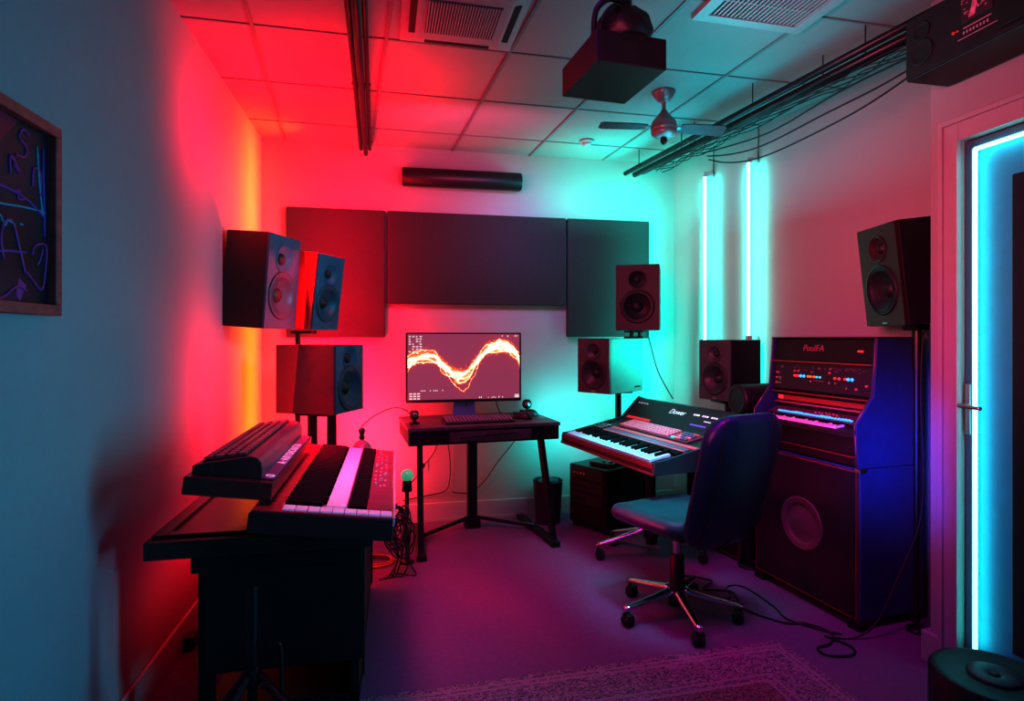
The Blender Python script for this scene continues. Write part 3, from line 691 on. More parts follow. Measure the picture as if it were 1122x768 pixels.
m = MB(); m.lathe([(0, .002), (.012, .003), (.015, 0), (.018, 0), (.02, -.004)], 20, T(0, -.034, .068) @ RX(90)); m.build('lens', STEEL, t)
x, y = desk_at(-.44, -.10)
t = thing('desk_camera', 'small black camera on a stubby foot at the left end of the desk', 'camera', (x, y, .790), R(10))
m = MB(); m.box(-.03, .03, -.025, .025, 0, .012, .004); m.cyl((0, 0, .011), .01, .02, 'z', 12); m.build('foot', DMETAL, t)
m = MB(); m.lathe([(0, .028), (.022, .03), (.027, .04), (.027, .075), (.022, .086), (0, .088)], 22); m.build('body', RUBBER, t)
m = MB(); m.lathe([(0, .004), (.012, .003), (.016, 0), (.018, -.005)], 18, T(0, -.026, .06) @ RX(90)); m.build('lens', STEEL, t)
# cables about the desk
def cable(name, label, pts, r=.004, mm=CABLE, k=6, group=None):
    m = MB(); m.tube(smooth(pts, k), r, 6); return tag(m.build(name, mm), label, 'cable', group)
x, y = desk_at(.12, .09)
cable('monitor_cable', 'thin black cable curving from the monitor down to the desk', [(.70, 4.058, .95), (.71, 4.062, .88), (.73, 4.02, .82), (.76, 4.02, .795)], .004)
cable('power_cable', 'thin cable hanging below the desk against the wall, left of the column', [(.28, 4.22, .69), (.30, 4.29, .55), (.24, 4.31, .45), (.205, 4.325, .42)], .0035)
cable('power_cable', 'thin cable looping below the desk down to the skirting board', [(.36, 4.24, .69), (.40, 4.30, .48), (.40, 4.31, .30), (.36, 4.312, .22), (.20, 4.315, .19), (.06, 4.30, .17)], .0035)
cable('power_cable', 'thin cable sweeping across the wall right of the desk column', [(.93, 4.22, .69), (.88, 4.29, .57), (.76, 4.31, .42), (.66, 4.315, .28), (.55, 4.315, .20), (.42, 4.315, .21)], .0035)

# ------------------------------------------------------------------ waste bin
t = thing('waste_bin', 'dark round waste bin beneath the right side of the desk', 'waste bin', (1.105, 4.15, 0), 0)
m = MB(); m.lathe([(0, .004), (.085, .004), (.087, 0), (.09, .0), (.108, .30), (.112, .305), (.108, .31), (.103, .305), (.086, .012), (0, .012)], 36); m.build('bucket', BINM, t, smooth_angle=40)
m = MB(); random.seed(21)
for i in range(9):
    a = random.random()*6; m.tube(smooth([(.08*math.cos(a+j*1.3)*random.uniform(.4, 1), .08*math.sin(a+j*1.3)*random.uniform(.4, 1), .285+.04*random.random()) for j in range(6)], 5), .0035, 6)
o = m.build('cable_scraps', mat('grey_wire', (.16, .15, .18), .4)); o.location = (1.105, 4.15, 0); tag(o, 'tangle of thin wire scraps heaped in the waste bin', 'wire', kind='stuff')

# ------------------------------------------------------------------ amplifier case and gear on it
t = thing('amplifier_case', 'black amplifier case on the floor under the mixing keyboard', 'amplifier', (1.545, 4.03, 0), R(-60.6))
w, d, h = .345, .50, .445
m = MB(); m.box(-w/2, w/2, -d/2, d/2, .03, h, .008); m.build('case_body', VINYL, t)
m = MB(); m.box(-w/2+.012, w/2-.012, -d/2-.006, -d/2, .045, h-.015, .003); m.build('front_panel', BLACK, t)
for z in (.36, .27, .18):
    m = MB(); m.box(-w/2+.025, w/2-.025, -d/2-.012, -d/2-.006, z, z+.07, .002); rk = m.build('rack_unit', SYNTHSIDE, t)
    m = MB()
    for k in range(4): m.cyl((-.11+.03*k, -d/2-.02, z+.035), .008, .008, 'y', 10)
    m.build('knob', STEEL if z == .36 else DMETAL, rk)
for sx in (-1, 1):
    for sy in (-1, 1):
        m = MB(); m.cyl((sx*(w/2-.03), sy*(d/2-.03), 0), .018, .031, 'z', 12); m.build('foot', RUBBER, t)
t = thing('audio_interface', 'small flat black box lying on top of the amplifier case', 'audio box', (1.47, 3.93, .445), R(-52))
m = MB(); m.box(-.09, .09, -.07, .07, .002, .028, .004); m.build('case_body', SYNTHSIDE, t)
m = MB(); m.cyl((.05, -.02, .028), .015, .012, 'z', 14); m.cyl((.0, -.02, .028), .01, .01, 'z', 14); m.build('knob', STEEL, t)

# ------------------------------------------------------------------ mixing keyboard (console)
CO = thing('mixing_keyboard', 'large keyboard workstation with sloping control panel behind the chair', 'keyboard workstation', (1.512, 3.292, 0), R(-79.5))
cw, cd = 1.026, .672
y0 = -cd/2
prof = [(y0, .655), (y0, .705), (y0+.008, .712), (y0+.06, .716), (y0+.46, .795), (y0+.60, .93), (y0+.655, .925), (y0+.672, .80), (y0+.66, .735), (y0+.3, .655)]
def top(yy):    # height of the deck
    pts = prof[2:6]
    for a, b in zip(pts, pts[1:]):
        if a[0] <= yy <= b[0]: return a[1]+(b[1]-a[1])*(yy-a[0])/(b[0]-a[0])
    return pts[0][1]
def slope(yy):
    return math.degrees(math.atan2(top(yy+.004)-top(yy-.004), .008))
m = MB(); m.prism(prof, 'x', -cw/2+.014, cw/2-.014, .002); m.build('chassis', SYNTHSIDE, CO)
for sx in (-1, 1):
    m = MB(); pf = [(a, b+(.012 if i in (2, 3, 4, 5) else 0)) for i, (a, b) in enumerate(prof)]
    x0 = sx*(cw/2-.016); m.prism(pf, 'x', min(x0, sx*cw/2), max(x0, sx*cw/2), .002); m.build('side_cheek', mat('teal_black_cheek', (.02, .05, .055), .35), CO)
m = MB(); m.box(-cw/2+.016, cw/2-.016, y0-.006, y0+.012, .688, .716, .003); m.box(-cw/2, cw/2, y0-.008, y0, .655, .668, .002); m.build('front_rail', mat('dark_red_rail', (.16, .02, .03), .4), CO)
def deck(yy, lift=0): return T(0, yy, top(yy)+lift) @ RX(slope(yy))
# white keys
nk = 30; kw = (cw-.10)/nk
k0 = None
for i in range(nk):
    xx = -cw/2+.045+kw*(i+.5); p = T(xx, y0+.075, top(y0+.075)+.004) @ RX(9)
    if k0 is None:
        m = MB(); m.box(-kw/2+.0008, kw/2-.0008, -.062, .07, -.002, .014, .002); k0 = m.build('white_key', mat('cyan_lit_white_key', (.42, .82, .85), .3, noise=.02), CO, p)  # white keys with the cyan light put into their colour
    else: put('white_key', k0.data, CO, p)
k0 = None
for i in range(nk-1):
    if i % 7 in (2, 6): continue
    xx = -cw/2+.045+kw*(i+1); p = T(xx, y0+.118, top(y0+.118)+.016) @ RX(9)
    if k0 is None:
        m = MB(); m.box(-.0085, .0085, -.05, .045, -.004, .014, .002); k0 = m.build('black_key', KEYB, CO, p)
    else: put('black_key', k0.data, CO, p)
m = MB(); m.box(-cw/2+.03, cw/2-.03, -.022, .025, 0, .016, .002); m.build('key_felt_bar', KEYB, CO, deck(y0+.178))
# control strips
m = MB(); m.box(-cw/2+.16, cw/2-.05, -.012, .012, 0, .008, .001); m.build('slider_strip', REDPLASTIC, CO, deck(y0+.222))
m = MB(); m.box(-cw/2+.16, cw/2-.05, -.014, .014, 0, .007, .001); m.build('slider_strip', BLUEPLASTIC, CO, deck(y0+.252))
m = MB(); m.box(-cw/2+.16, cw/2-.03, -.016, .016, 0, .007, .001); m.build('slider_strip', REDPLASTIC, CO, deck(y0+.290))
b0 = None
for i in range(12):
    p = deck(y0+.235+.03*(i % 3), .0) @ T(-cw/2+.04+.03*(i//3), 0, 0)
    if b0 is None: m = MB(); m.cyl((0, 0, 0), .009, .013, 'z', 12, .002); b0 = m.build('knob', STEEL, CO, p)
    else: put('knob', b0.data, CO, p)
# pad of many keycaps
m = MB(); m.box(-.33, .36, -.065, .062, 0, .012, .004); pad = m.build('keycap_tray', SYNTHBODY, CO, deck(y0+.385))
b0 = None
for r in range(5):
    for c in range(19):
        p = T(-.305+.0265*c, -.05+.0235*r, .012)
        if b0 is None: m = MB(); m.box(-.0095, .0095, -.0088, .0088, 0, .012, .003); b0 = m.build('keycap', PINKKEY, pad, p)
        else: put('keycap', b0.data, pad, p)
random.seed(9)
for r in range(4):
    for c in range(5):
        m = MB(); m.box(-.011, .011, -.009, .009, 0, .010, .002); m.build('pad_button', random.choice((REDPLASTIC, BLUEPLASTIC, PINKKEY, LEDTEAL if c == 0 and r == 0 else BLUEPLASTIC)), pad, T(.222+.028*c, -.047+.029*r, .012))
m = MB(); m.box(-.46, -.2, -.010, .010, 0, .004); m.build('display_strip', mat('red_strip', (.5, .03, .05), .4, emit=(1, .05, .08), estr=.35), CO, deck(y0+.478))
# writing on the raised panel
PP = deck(y0+.545, .0012)
lettering('Dower', .052, WHITEINK, CO, PP @ T(-.02, .012, 0), 'script_logo', shear=.3)
m = MB()
for i in range(11):
    if i % 4 != 3: m.box(.13+.019*i, .144+.019*i, .012, .024, 0, .0012)
for i in range(5): m.box(.25+.012*i, .258+.012*i, -.022, -.014, 0, .0012)
for i in range(4): m.box(-.46+.03*i, -.44+.03*i, .032, .040, 0, .0012)
m.build('panel_print', WHITEINK, CO, PP)
m = MB()
for i in range(7): m.box(.16+.02*i, .174+.02*i, -.06, -.05, 0, .0014)
m.build('panel_lights', mat('violet_led', (.1, .05, .3), .4, emit=(.25, .12, .9), estr=.9), CO, PP)
# pedestal of the console
m = MB(); m.box(-.30, .30, -.16, .2, .628, .657, .004); m.build('under_frame', DMETAL, CO)
m = MB(); m.cyl((-.02, .02, .10), .03, .53, 'z', 18); m.cyl((-.02, .02, .14), .045, .20, 'z', 18); m.build('pedestal', DMETAL, CO)

def star_leg(parent, ang, L_, hub_z, tip_z, mm=CHROME, off=(0, 0)):
    M_ = T(off[0], off[1], 0) @ RZ(ang)
    m = MB(); prev = None; ws = []
    n = 10; rings = []
    for i in range(n+1):
        t_ = i/n; x = .03+(L_-.03)*t_; z = hub_z+(tip_z-hub_z)*(t_**.8); w_ = .030-.014*t_; h_ = .021-.009*t_
        rings.append([m.bm.verts.new(M_ @ Vector((x, w_*math.cos(a)*(1 if abs(math.cos(a)) > .5 else .9), z+h_*math.sin(a)))) for a in [2*PI*k/12 for k in range(12)]])
    for a, b in zip(rings, rings[1:]):
        for k in range(12): f = m.bm.faces.new((a[k], a[(k+1) % 12], b[(k+1) % 12], b[k])); f.smooth = True
    m.bm.faces.new(rings[0][::-1]); m.bm.faces.new(rings[-1])
    lg = m.build('base_leg', mm, parent)
    m = MB(); Mc = M_ @ T(L_-.012, 0, 0)
    for sy in (-1, 1): m.lathe([(0, -.011), (.020, -.011), (.026, -.007), (.027, 0), (.026, .007), (.020, .011), (0, .011)], 20, Mc @ T(-.012, sy*.014, .027) @ RX(90))
    m.box(-.024, .012, -.008, .008, .02, .056, .004, M=Mc); m.lathe([(0, .045), (.008, .045), (.008, tip_z), (0, tip_z)], 12, Mc)
    m.box(-.034, .004, -.027, .027, .044, .058, .006, M=Mc)
    m.build('caster', RUBBER, lg)
    return lg
for a in (167, 115, 62, -21): star_leg(CO, a+79.5, .33, .20, .085, off=(-.02, .02))

# ------------------------------------------------------------------ swivel chair
CH = thing('office_chair', 'dark leather swivel chair on a chrome five star base', 'chair', (1.345, 2.62, 0), R(17.5))
def pillow(w, d, th, rad, n=14, nr=10, edge=.5):
    """rounded slab in the xy plane, thickness th about z=0, as a bmesh"""
    b = bmesh.new(); out = []
    for cx, cy, a0 in ((w/2-rad, d/2-rad, 0), (-w/2+rad, d/2-rad, 90), (-w/2+rad, -d/2+rad, 180), (w/2-rad, -d/2+rad, 270)):
        for k in range(n): a = R(a0+90*k/(n-1)); out.append((cx+rad*math.cos(a), cy+rad*math.sin(a), cx, cy))
    N = len(out); r_e = th*edge; prof_ = []
    for k in range(7):
        a = R(90-180*k/6); prof_.append((math.cos(a)*r_e-r_e, math.sin(a)*th/2))
    def ring(inset, z, scale=1):
        vs = []
        for x, y, cx, cy in out:
            dx, dy = x-cx, y-cy; L_ = math.hypot(dx, dy) or 1
            vs.append(b.verts.new(((x+dx/L_*inset)*scale, (y+dy/L_*inset)*scale, z)))
        return vs
    rings = []
    for k in range(1, nr): rings.append(ring(-r_e, th/2, k/nr))
    for ins, z in prof_: rings.append(ring(ins, z))
    for k in range(nr-1, 0, -1): rings.append(ring(-r_e, -th/2, k/nr))
    for a, c in zip(rings, rings[1:]):
        for i in range(N):
            f = b.faces.new((a[i], a[(i+1) % N], c[(i+1) % N], c[i])); f.smooth = True
    for rg, z in ((rings[0], th/2), (rings[-1], -th/2)):
        cv = b.verts.new((0, 0, z))
        for i in range(N): f = b.faces.new((rg[i], rg[(i+1) % N], cv)); f.smooth = True
    bmesh.ops.recalc_face_normals(b, faces=b.faces[:])
    return b
b = pillow(.48, .50, .085, .10)
for v in b.verts:
    x, y, z = v.co; v.co = Vector((x*(1-.06*(y < 0)*abs(y)/.25), y+.02, .475+z+.018*(x/.24)**2-.03*max(0, (y-.12)/.13)**2*.6+.012*max(0, (-y-.1)/.15)))
m = MB(); m.merge(b); seat = m.build('seat', mat('teal_lit_seat_leather', (.018, .085, .092), .42, noise=.15, nscale=40, bump=.2, bscale=180), CH)  # teal light on the seat is put into the leather colour
b = pillow(.455, .60, .065, .12)
def backdef(x, y, z):
    s_ = (y+.30)/.60                       # 0 bottom .. 1 top
    taper = .94+.10*math.sin(PI*min(1, s_*.75+.1))
    X = x*taper; lean = -.235-.16*s_-.03*math.sin(PI*s_)
    return Vector((X, lean-z-.045*(1-(x/.2275)**2)*.8, .425+.605*s_+.0*x))
for v in b.verts: v.co = backdef(*v.co)
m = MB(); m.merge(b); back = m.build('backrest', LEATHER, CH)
m = MB(); m.tube([backdef(.125+.03*math.sin(k*.25), -.285+.57*k/14, .0335) for k in range(15)], .003, 6); m.build('seam', RUBBER, back)
m = MB(); m.tube([backdef(-.17, -.285+.57*k/14, .0335) for k in range(15)], .003, 6); m.build('seam', RUBBER, back)
m = MB(); m.box(-.11, .11, -.13, .13, .408, .434, .008); m.tube(smooth([(0, -.1, .42), (0, -.22, .415), (0, -.285, .45), (0, -.30, .52)]), .022, 10); m.build('tilt_mechanism', DMETAL, CH)
m = MB(); m.tube(smooth([(.10, .03, .415), (.19, .04, .413), (.25, .05, .42)]), .006, 8); m.build('lever', CHROME, CH)
m = MB(); m.cyl((0, 0, .27), .019, .145, 'z', 20); m.build('gas_piston', CHROME, CH)
m = MB(); m.lathe([(0, .06), (.042, .06), (.042, .10), (.036, .12), (.033, .30), (.028, .305), (0, .305)], 24); m.build('column_cover', RUBBER, CH)
for a in (28.5, 100.5, 172.5, 244.5, 316.5): star_leg(CH, a, .302, .13, .082)

# ------------------------------------------------------------------ cabinets on the right
RK = (2.247, 2.664); RRZ = R(-83.2)
t = thing('bass_cabinet', 'large black bass speaker cabinet with copper edging below the keyboard cabinet', 'speaker cabinet', (RK[0], RK[1], 0), RRZ)
w, d, h = .67, .41, .745
f = -d/2
m = MB(); m.box(-w/2, w/2, f+.012, d/2, .045, h, .006); m.build('cabinet', BLUELIT, t)
m = MB(); m.merge(plate_with_holes(w-.03, .06, h-.015, [(0.0, .40, .125)], f, f+.014)); m.build('front_grille', mat('grille_cloth', (.007, .005, .008), .8, noise=.3, nscale=200, bump=.3, bscale=600), t, keepn=True)
m = MB(); m.lathe([(.135, .0), (.135, .004), (.126, .006), (.118, 0), (.105, .006), (.098, -.004), (.092, -.006), (.06, .003), (.03, .007), (0, .008)], 40, T(0, f, .40) @ RX(90)); m.build('woofer', mat('bass_cone', (.10, .06, .08), .45, noise=.1), t)
m = MB()
for (x0, x1, z0, z1) in ((-w/2+.006, w/2-.006, h-.016, h-.011), (-w/2+.006, w/2-.006, .052, .057), (w/2-.014, w/2-.009, .057, h-.016), (-w/2+.009, -w/2+.014, .057, h-.016)): m.box(x0, x1, f-.002, f+.012, z0, z1)
m.build('edge_trim', GOLD, t)
for sx in (-1, 1):
    m = MB(); m.box(sx*(w/2-.03)-.035, sx*(w/2-.03)+.035, f-.002, f+.07, 0, .046, .006); m.build('corner_foot', DMETAL, t)
    m = MB(); m.box(sx*(w/2-.03)-.03, sx*(w/2-.03)+.03, d/2-.08, d/2, 0, .046, .006); m.build('corner_foot', DMETAL, t)
m = MB(); m.box(w/2-.03, w/2+.003, f+.008, f+.05, h-.02, h+.001, .003); m.build('corner_cap', STEEL, t)

t = thing('keyboard_cabinet', 'black upright keyboard cabinet with glowing blue controls on the bass cabinet', 'keyboard cabinet', (RK[0], RK[1], .745), RRZ)
hh = .605
def side(ins=0): return [(f+.002, .002), (f-.01, .16), (f-.012, .205), (f+.095, .335), (f+.118, hh-.002), (d/2, hh-.002), (d/2, .002)]
for sx in (-1, 1):
    x0 = sx*(w/2-.02); m = MB(); m.prism(side(), 'x', min(x0, sx*w/2), max(x0, sx*w/2), .002); m.build('side_panel', BLUELIT, t)
    m = MB(); sp_ = side(); 
    for a, c in zip(sp_[:4], sp_[1:5]): m.tube([(sx*(w/2-.009), a[0]-.001, a[1]), (sx*(w/2-.009), c[0]-.001, c[1])], .0028, 6)
    m.build('edge_trim', GOLD, t)
iw = w/2-.02
m = MB(); m.box(-iw, iw, f+.03, d/2-.02, .002, .14, .003); m.box(-iw, iw, f+.15, d/2-.01, .14, hh-.004, .003); m.build('body', VINYL, t)
m = MB(); m.box(-iw, iw, f+.012, f+.032, .01, .05, .002); m.box(-iw, iw, f+.014, f+.03, .012, .018, .001); m.build('lower_board', BLACK, t)
m = MB(); m.box(-iw, iw, f+.010, f+.014, .046, .052); m.box(-iw, iw, f+.10, f+.112, hh-.132, hh-.126); m.box(-iw, iw, f+.095, f+.112, .305, .311); m.build('edge_line', GOLD, t)
m = MB(); m.prism([(f-.004, .14), (f-.004, .165), (f+.04, .172), (f+.13, .205), (f+.155, .205), (f+.155, .14)], 'x', -iw, iw, .002); m.build('key_bed', SYNTHSIDE, t)
nk = 24; kw = (2*iw-.12)/nk; k0 = None
for i in range(nk):
    p = T(-iw+.02+kw*(i+.5), f+.022, .176) @ RX(7)
    if k0 is None: m = MB(); m.box(-kw/2+.0007, kw/2-.0007, -.028, .03, -.003, .008, .0015); k0 = m.build('white_key', KEYW, t, p)
    else: put('white_key', k0.data, t, p)
k0 = None
for i in range(nk-1):
    if i % 7 in (2, 6): continue
    p = T(-iw+.02+kw*(i+1), f+.042, .186) @ RX(7)
    if k0 is None: m = MB(); m.box(-.0065, .0065, -.016, .014, -.003, .008, .001); k0 = m.build('black_key', KEYB, t, p)
    else: put('black_key', k0.data, t, p)
m = MB(); m.box(-iw+.005, iw-.005, -.035, .05, -.004, .002, .001); cp = m.build('control_deck', SYNTHBODY, t, T(0, f+.098, .2045) @ RX(20))
random.seed(4)
for i in range(26):
    m = MB(); hgt = random.uniform(.008, .016); m.box(-.0055, .0055, -.006, hgt-.004, 0, .006, .001); m.build('lit_button', LEDBLUE, cp, T(-iw+.075+.0185*i, -.014, .002))
for i in range(8):
    m = MB(); m.cyl((0, 0, 0), .007, .012, 'z', 10); m.build('knob', DMETAL, cp, T(iw-.05+.02*(i % 2)-.01, -.02+.018*(i//2), .002))
for i in range(7):
    m = MB(); m.cyl((0, 0, 0), .005, .008, 'z', 10); m.build('knob', REDPLASTIC, cp, T(-.02+.022*i, .018+.004*(i % 2), .002))
# shelf gap with red glow line
m = MB(); m.box(-iw+.02, iw-.005, f+.125, f+.15, .262, .285, .001); m.build('red_light_bar', mat('red_bar', (.3, .02, .03), .4, emit=(1, .03, .08), estr=.13), t)
m = MB(); m.box(-iw+.025, -iw+.06, f+.122, f+.126, .264, .286); m.build('red_lamp', mat('red_lamp_glow', (.4, .03, .05), .4, emit=(1, .05, .1), estr=1.0), t)
m = MB(); m.box(-iw, iw, f+.122, f+.15, .243, .252, .001); m.build('shelf_lip', mat('rose_lip', (.45, .2, .25), .4, .5), t)
# upper rack face (leans back slightly)
AF = T(0, f+.112, .325) @ RX(-4.8)
m = MB(); m.box(-iw, iw, -.004, .012, 0, .145, .002); rf = m.build('effects_rack', SYNTHSIDE, t, AF)
m = MB(); m.box(-iw, iw, -.002, .012, .15, .272, .002); hd = m.build('header_panel', BLACK, t, AF)
lettering('PuulFA', .048, mat('dim_red_script', (.3, .05, .07), .4, emit=(.8, .06, .12), estr=.16), t, AF @ T(-.05, -.003, .225) @ RX(90), 'script_logo', shear=.2)
m = MB(); m.box(.22, .25, -.004, -.002, .21, .219); m.build('badge', LEDRED, t, AF)
leds = [(-.16, LEDRED), (-.142, LEDRED), (-.12, LEDBLUE), (-.098, LEDBLUE), (-.07, LEDORANGE), (-.052, LEDORANGE), (-.03, LEDORANGE), (-.012, LEDTEAL), (.008, LEDTEAL), (.10, LEDRED), (.125, LEDRED), (.16, LEDRED), (.178, LEDBLUE), (.20, LEDBLUE)]
for x, mm in leds:
    m = MB(); r_ = .007 if mm is not LEDBLUE else .009; m.lathe([(r_, 0), (r_*.8, .005), (0, .006)], 12, T(x, -.004, .075) @ RX(90)); m.build('indicator_light', mm, rf)
for i in range(22):
    x = random.uniform(-iw+.02, iw-.03); z = random.choice((.03, .05, .10, .12))
    if i < 8: x = -iw+.03+.014*(i % 3); z = .03+.028*(i//3)
    m = MB(); m.cyl((0, -.008, 0), .006, .008, 'y', 10); m.build('knob', STEEL if i % 3 else REDPLASTIC, rf, T(x, -.004, z))
m = MB(); random.seed(2)
for i in range(30):
    x = random.uniform(-iw+.1, iw-.06); z = random.choice((.108, .118, .126)); m.box(x, x+.012, -.005, -.004, z, z+.002)
m.box(-.03, .03, -.005, -.004, .054, .057)
m.build('panel_print', mat('print_rose_dim', (.35, .15, .2), .5), rf)
m = MB(); m.box(-w/2, w/2, f+.115, d/2, hh-.003, hh+.004, .002); m.build('top_board', VINYL, t)

# second cabinet (road case) further back
t = thing('road_case', 'black road case with copper edging, partly hidden behind the chair', 'case', (2.138, 3.43, 0), R(-81))
w2, d2, h2 = .50, .30, .77
m = MB(); m.box(-w2/2, w2/2, -d2/2, d2/2, .02, h2, .006); m.build('case_body', VINYL, t)
m = MB()
for (x0, x1, z0, z1) in ((-w2/2, w2/2, .02, .026), (w2/2-.006, w2/2, .026, h2), (-w2/2, -w2/2+.006, .026, h2), (-w2/2, w2/2, h2-.02, h2-.014)): m.box(x0, x1, -d2/2-.003, -d2/2+.004, z0, z1)
m.build('edge_trim', GOLD, t)
for sx in (-1, 1):
    for sy in (-1, 1):
        m = MB(); m.cyl((sx*(w2/2-.04), sy*(d2/2-.04), 0), .02, .021, 'z', 12); m.build('foot', RUBBER, t)

# ------------------------------------------------------------------ drum-shaped subwoofer by the door
t = thing('round_subwoofer', 'low black drum shaped subwoofer on the floor in front of the door', 'subwoofer', (1.915, 1.552, -.056), 0)
m = MB(); m.lathe([(0, .056), (.171, .056), (.178, .062), (.178, .298), (.170, .309), (.156, .310), (.150, .307), (0, .307)], 48); m.build('drum_body', CANM, t, smooth_angle=40)
m = MB(); m.lathe([(.075, .3072), (.075, .312), (.07, .314), (.03, .313), (.014, .310), (.012, .309)], 40); ds = m.build('top_disc', DISC, t)
m = MB(); m.lathe([(.016, .3095), (.014, .313), (0, .314)], 20); m.build('centre_cap', RUBBER, ds)

# ------------------------------------------------------------------ rug
m = MB()
b = bmesh.new(); bmesh.ops.create_grid(b, x_segments=60, y_segments=40, size=1)
random.seed(8)
for v in b.verts:
    x, y = v.co.x*.9, v.co.y*.625
    ed = .004*math.sin(x*23)*(abs(v.co.y) > .98)+.004*math.sin(y*19)*(abs(v.co.x) > .98)
    v.co = Vector((x+(ed if abs(v.co.x) > .98 else 0), y+(ed if abs(v.co.y) > .98 else 0), .009+.0015*math.sin(x*7)*math.cos(y*5)))
g = bmesh.ops.extrude_face_region(b, geom=b.faces[:])
for v in g['geom']:
    if isinstance(v, bmesh.types.BMVert): v.co.z = 0.0005
m.merge(b, smooth=False)
o = m.build('area_rug', RUG); o.location = (.795, 1.648, 0); o.rotation_euler = (0, 0, R(2.0)); tag(o, 'worn maroon oriental rug on the floor in the foreground', 'rug')

# ------------------------------------------------------------------ left keyboard table
TB = thing('keyboard_table', 'black table with framed top and dark front panel along the left wall', 'table', (-.42, 2.5, 0), 0)
m = MB(); m.prism([(-.345, -.50), (.35, -.50), (.35, .78), (-.30, .78)], 'z', .655, .712, .004); m.build('table_top', TABLEM, TB)
m = MB(); m.box(-.335, -.29, -.46, .74, .7125, .722, .002); m.box(-.29, .33, -.46, -.42, .7125, .722, .002); m.box(.29, .33, -.42, .74, .7125, .722, .002); m.build('raised_border', TABLEM, TB)
m = MB(); m.box(-.19, .32, -.42, -.385, .24, .656, .003); m.build('front_panel', BLACK, TB)
m = MB(); m.box(-.23, .31, -.43, -.37, .58, .656, .003); m.build('apron', BLACK, TB)
for x, y in ((-.20, -.36), (.285, -.16), (-.20, .70), (.285, .70)):
    m = MB(); m.box(x-.022, x+.022, y-.022, y+.022, .05, .656, .003); lg = m.build('leg', BLACK, TB)
    m = MB(); m.lathe([(0, -.012), (.022, -.012), (.027, -.006), (.027, .006), (.022, .012), (0, .012)], 18, T(x, y, .027) @ RY(90)); m.box(x-.016, x+.016, y-.02, y+.02, .035, .052, .002); m.build('caster', RUBBER, lg)
m = MB(); m.box(.27, .30, -.385, .70, .06, .62, .003); m.build('side_panel', BLACK, TB)
m = MB(); m.box(-.20, .30, -.385, .72, .08, .11, .003); m.build('lower_shelf', BLACK, TB)
m = MB(); m.box(-.215, .30, .70, .73, .03, .65, .003); m.build('rear_light_block', BLACK, TB)  # added panel, blocks red light from the floor under the table

# large keyboard on the table: player's side faces +x; tilted down to the right
KB = thing('stage_keyboard', 'long stage keyboard with pale key strip lying on the left table', 'keyboard', (-.222, 2.415, .728), 0)
TL = RY(7.2)
def kb(name, mb, mm, mw=None): return mb.build(name, mm, KB, TL @ (mw if mw is not None else Matrix()))
kl = .555
m = MB(); m.prism([(-.215, .0), (.212, .0), (.215, .01), (.215, .06), (.208, .068), (-.208, .068), (-.215, .06)], 'y', -kl, kl, .004); kb('body', m, SYNTHSIDE, T(0, 0, .012))
m = MB(); m.box(-.207, .212, -kl+.002, kl-.002, .079, .084, .002); kb('top_plate', m, mat('red_lit_top_plate', (.34, .03, .045), .25, noise=.05, coat=.4))  # red reflection of the wall is put into the plate colour
m = MB(); m.box(.209, .2165, -kl-.001, kl+.001, .06, .088, .002); kb('pale_edge', m, mat('pink_white_edge', (.55, .42, .47), .4))
m = MB(); m.box(-.13, .128, -.50, kl-.03, .083, .0845); kb('key_well', m, mat('key_gap_rose', (.42, .16, .24), .5))
for nm_, x0, x1, mm, zz, hh_, num in (('black_key', -.125, -.012, KEYB, .085, .013, 46), ('white_key', .0, .062, KEYW, .084, .008, 46), ('black_key', .066, .126, KEYB, .085, .011, 46)):
    k0 = None
    for i in range(num):
        yy = -.485+(kl-.03+.475)/num*(i+.5)
        j = 0 if (nm_ != 'black_key' or x0 > 0) else (.012 if i % 12 in (1, 3, 6, 8, 10) else 0)
        p = TL @ T((x0+x1)/2+j, yy, zz)
        if k0 is None:
            L_ = (x1-x0)/2; m = MB(); ww = .0078 if nm_ == 'black_key' else .0108; m.box(-L_, L_, -ww, ww, 0, hh_, .0015); k0 = m.build(nm_, mm, KB, p)
        else: put(nm_, k0.data, KB, p)
for i in range(9):     # end row of pale keys by the near end
    m = MB(); m.box(-.0175, .0175, -.022, .022, 0, .008, .002); m.build('end_key', KEYW, KB, TL @ T(-.105+.0365*i, -.525, .084))
m = MB(); m.box(.130, .206, -.495, kl-.02, .084, .0865, .001); cp = kb('control_panel', m, SYNTHRED)
random.seed(12)
for i in range(26):
    m = MB(); x = .142+.018*(i % 3)+random.uniform(-.003, .003); y = -.16+.075*(i//3)+random.uniform(-.015, .015)
    if i % 4 == 0: m.cyl((x, y, .0865), .006, .009, 'z', 12); m.build('knob', VENTM, cp)
    else: m.box(x-.004, x+.004, y-.012, y+.012, .0865, .0885, .001); m.build('button', VENTM if i % 2 else PINKKEY, cp)
for x in (-.18, .18):
    for y in (-.5, .5):
        m = MB(); m.cyl((x, y, .0), .012, .014, 'z', 10); m.build('foot', RUBBER, KB, TL)

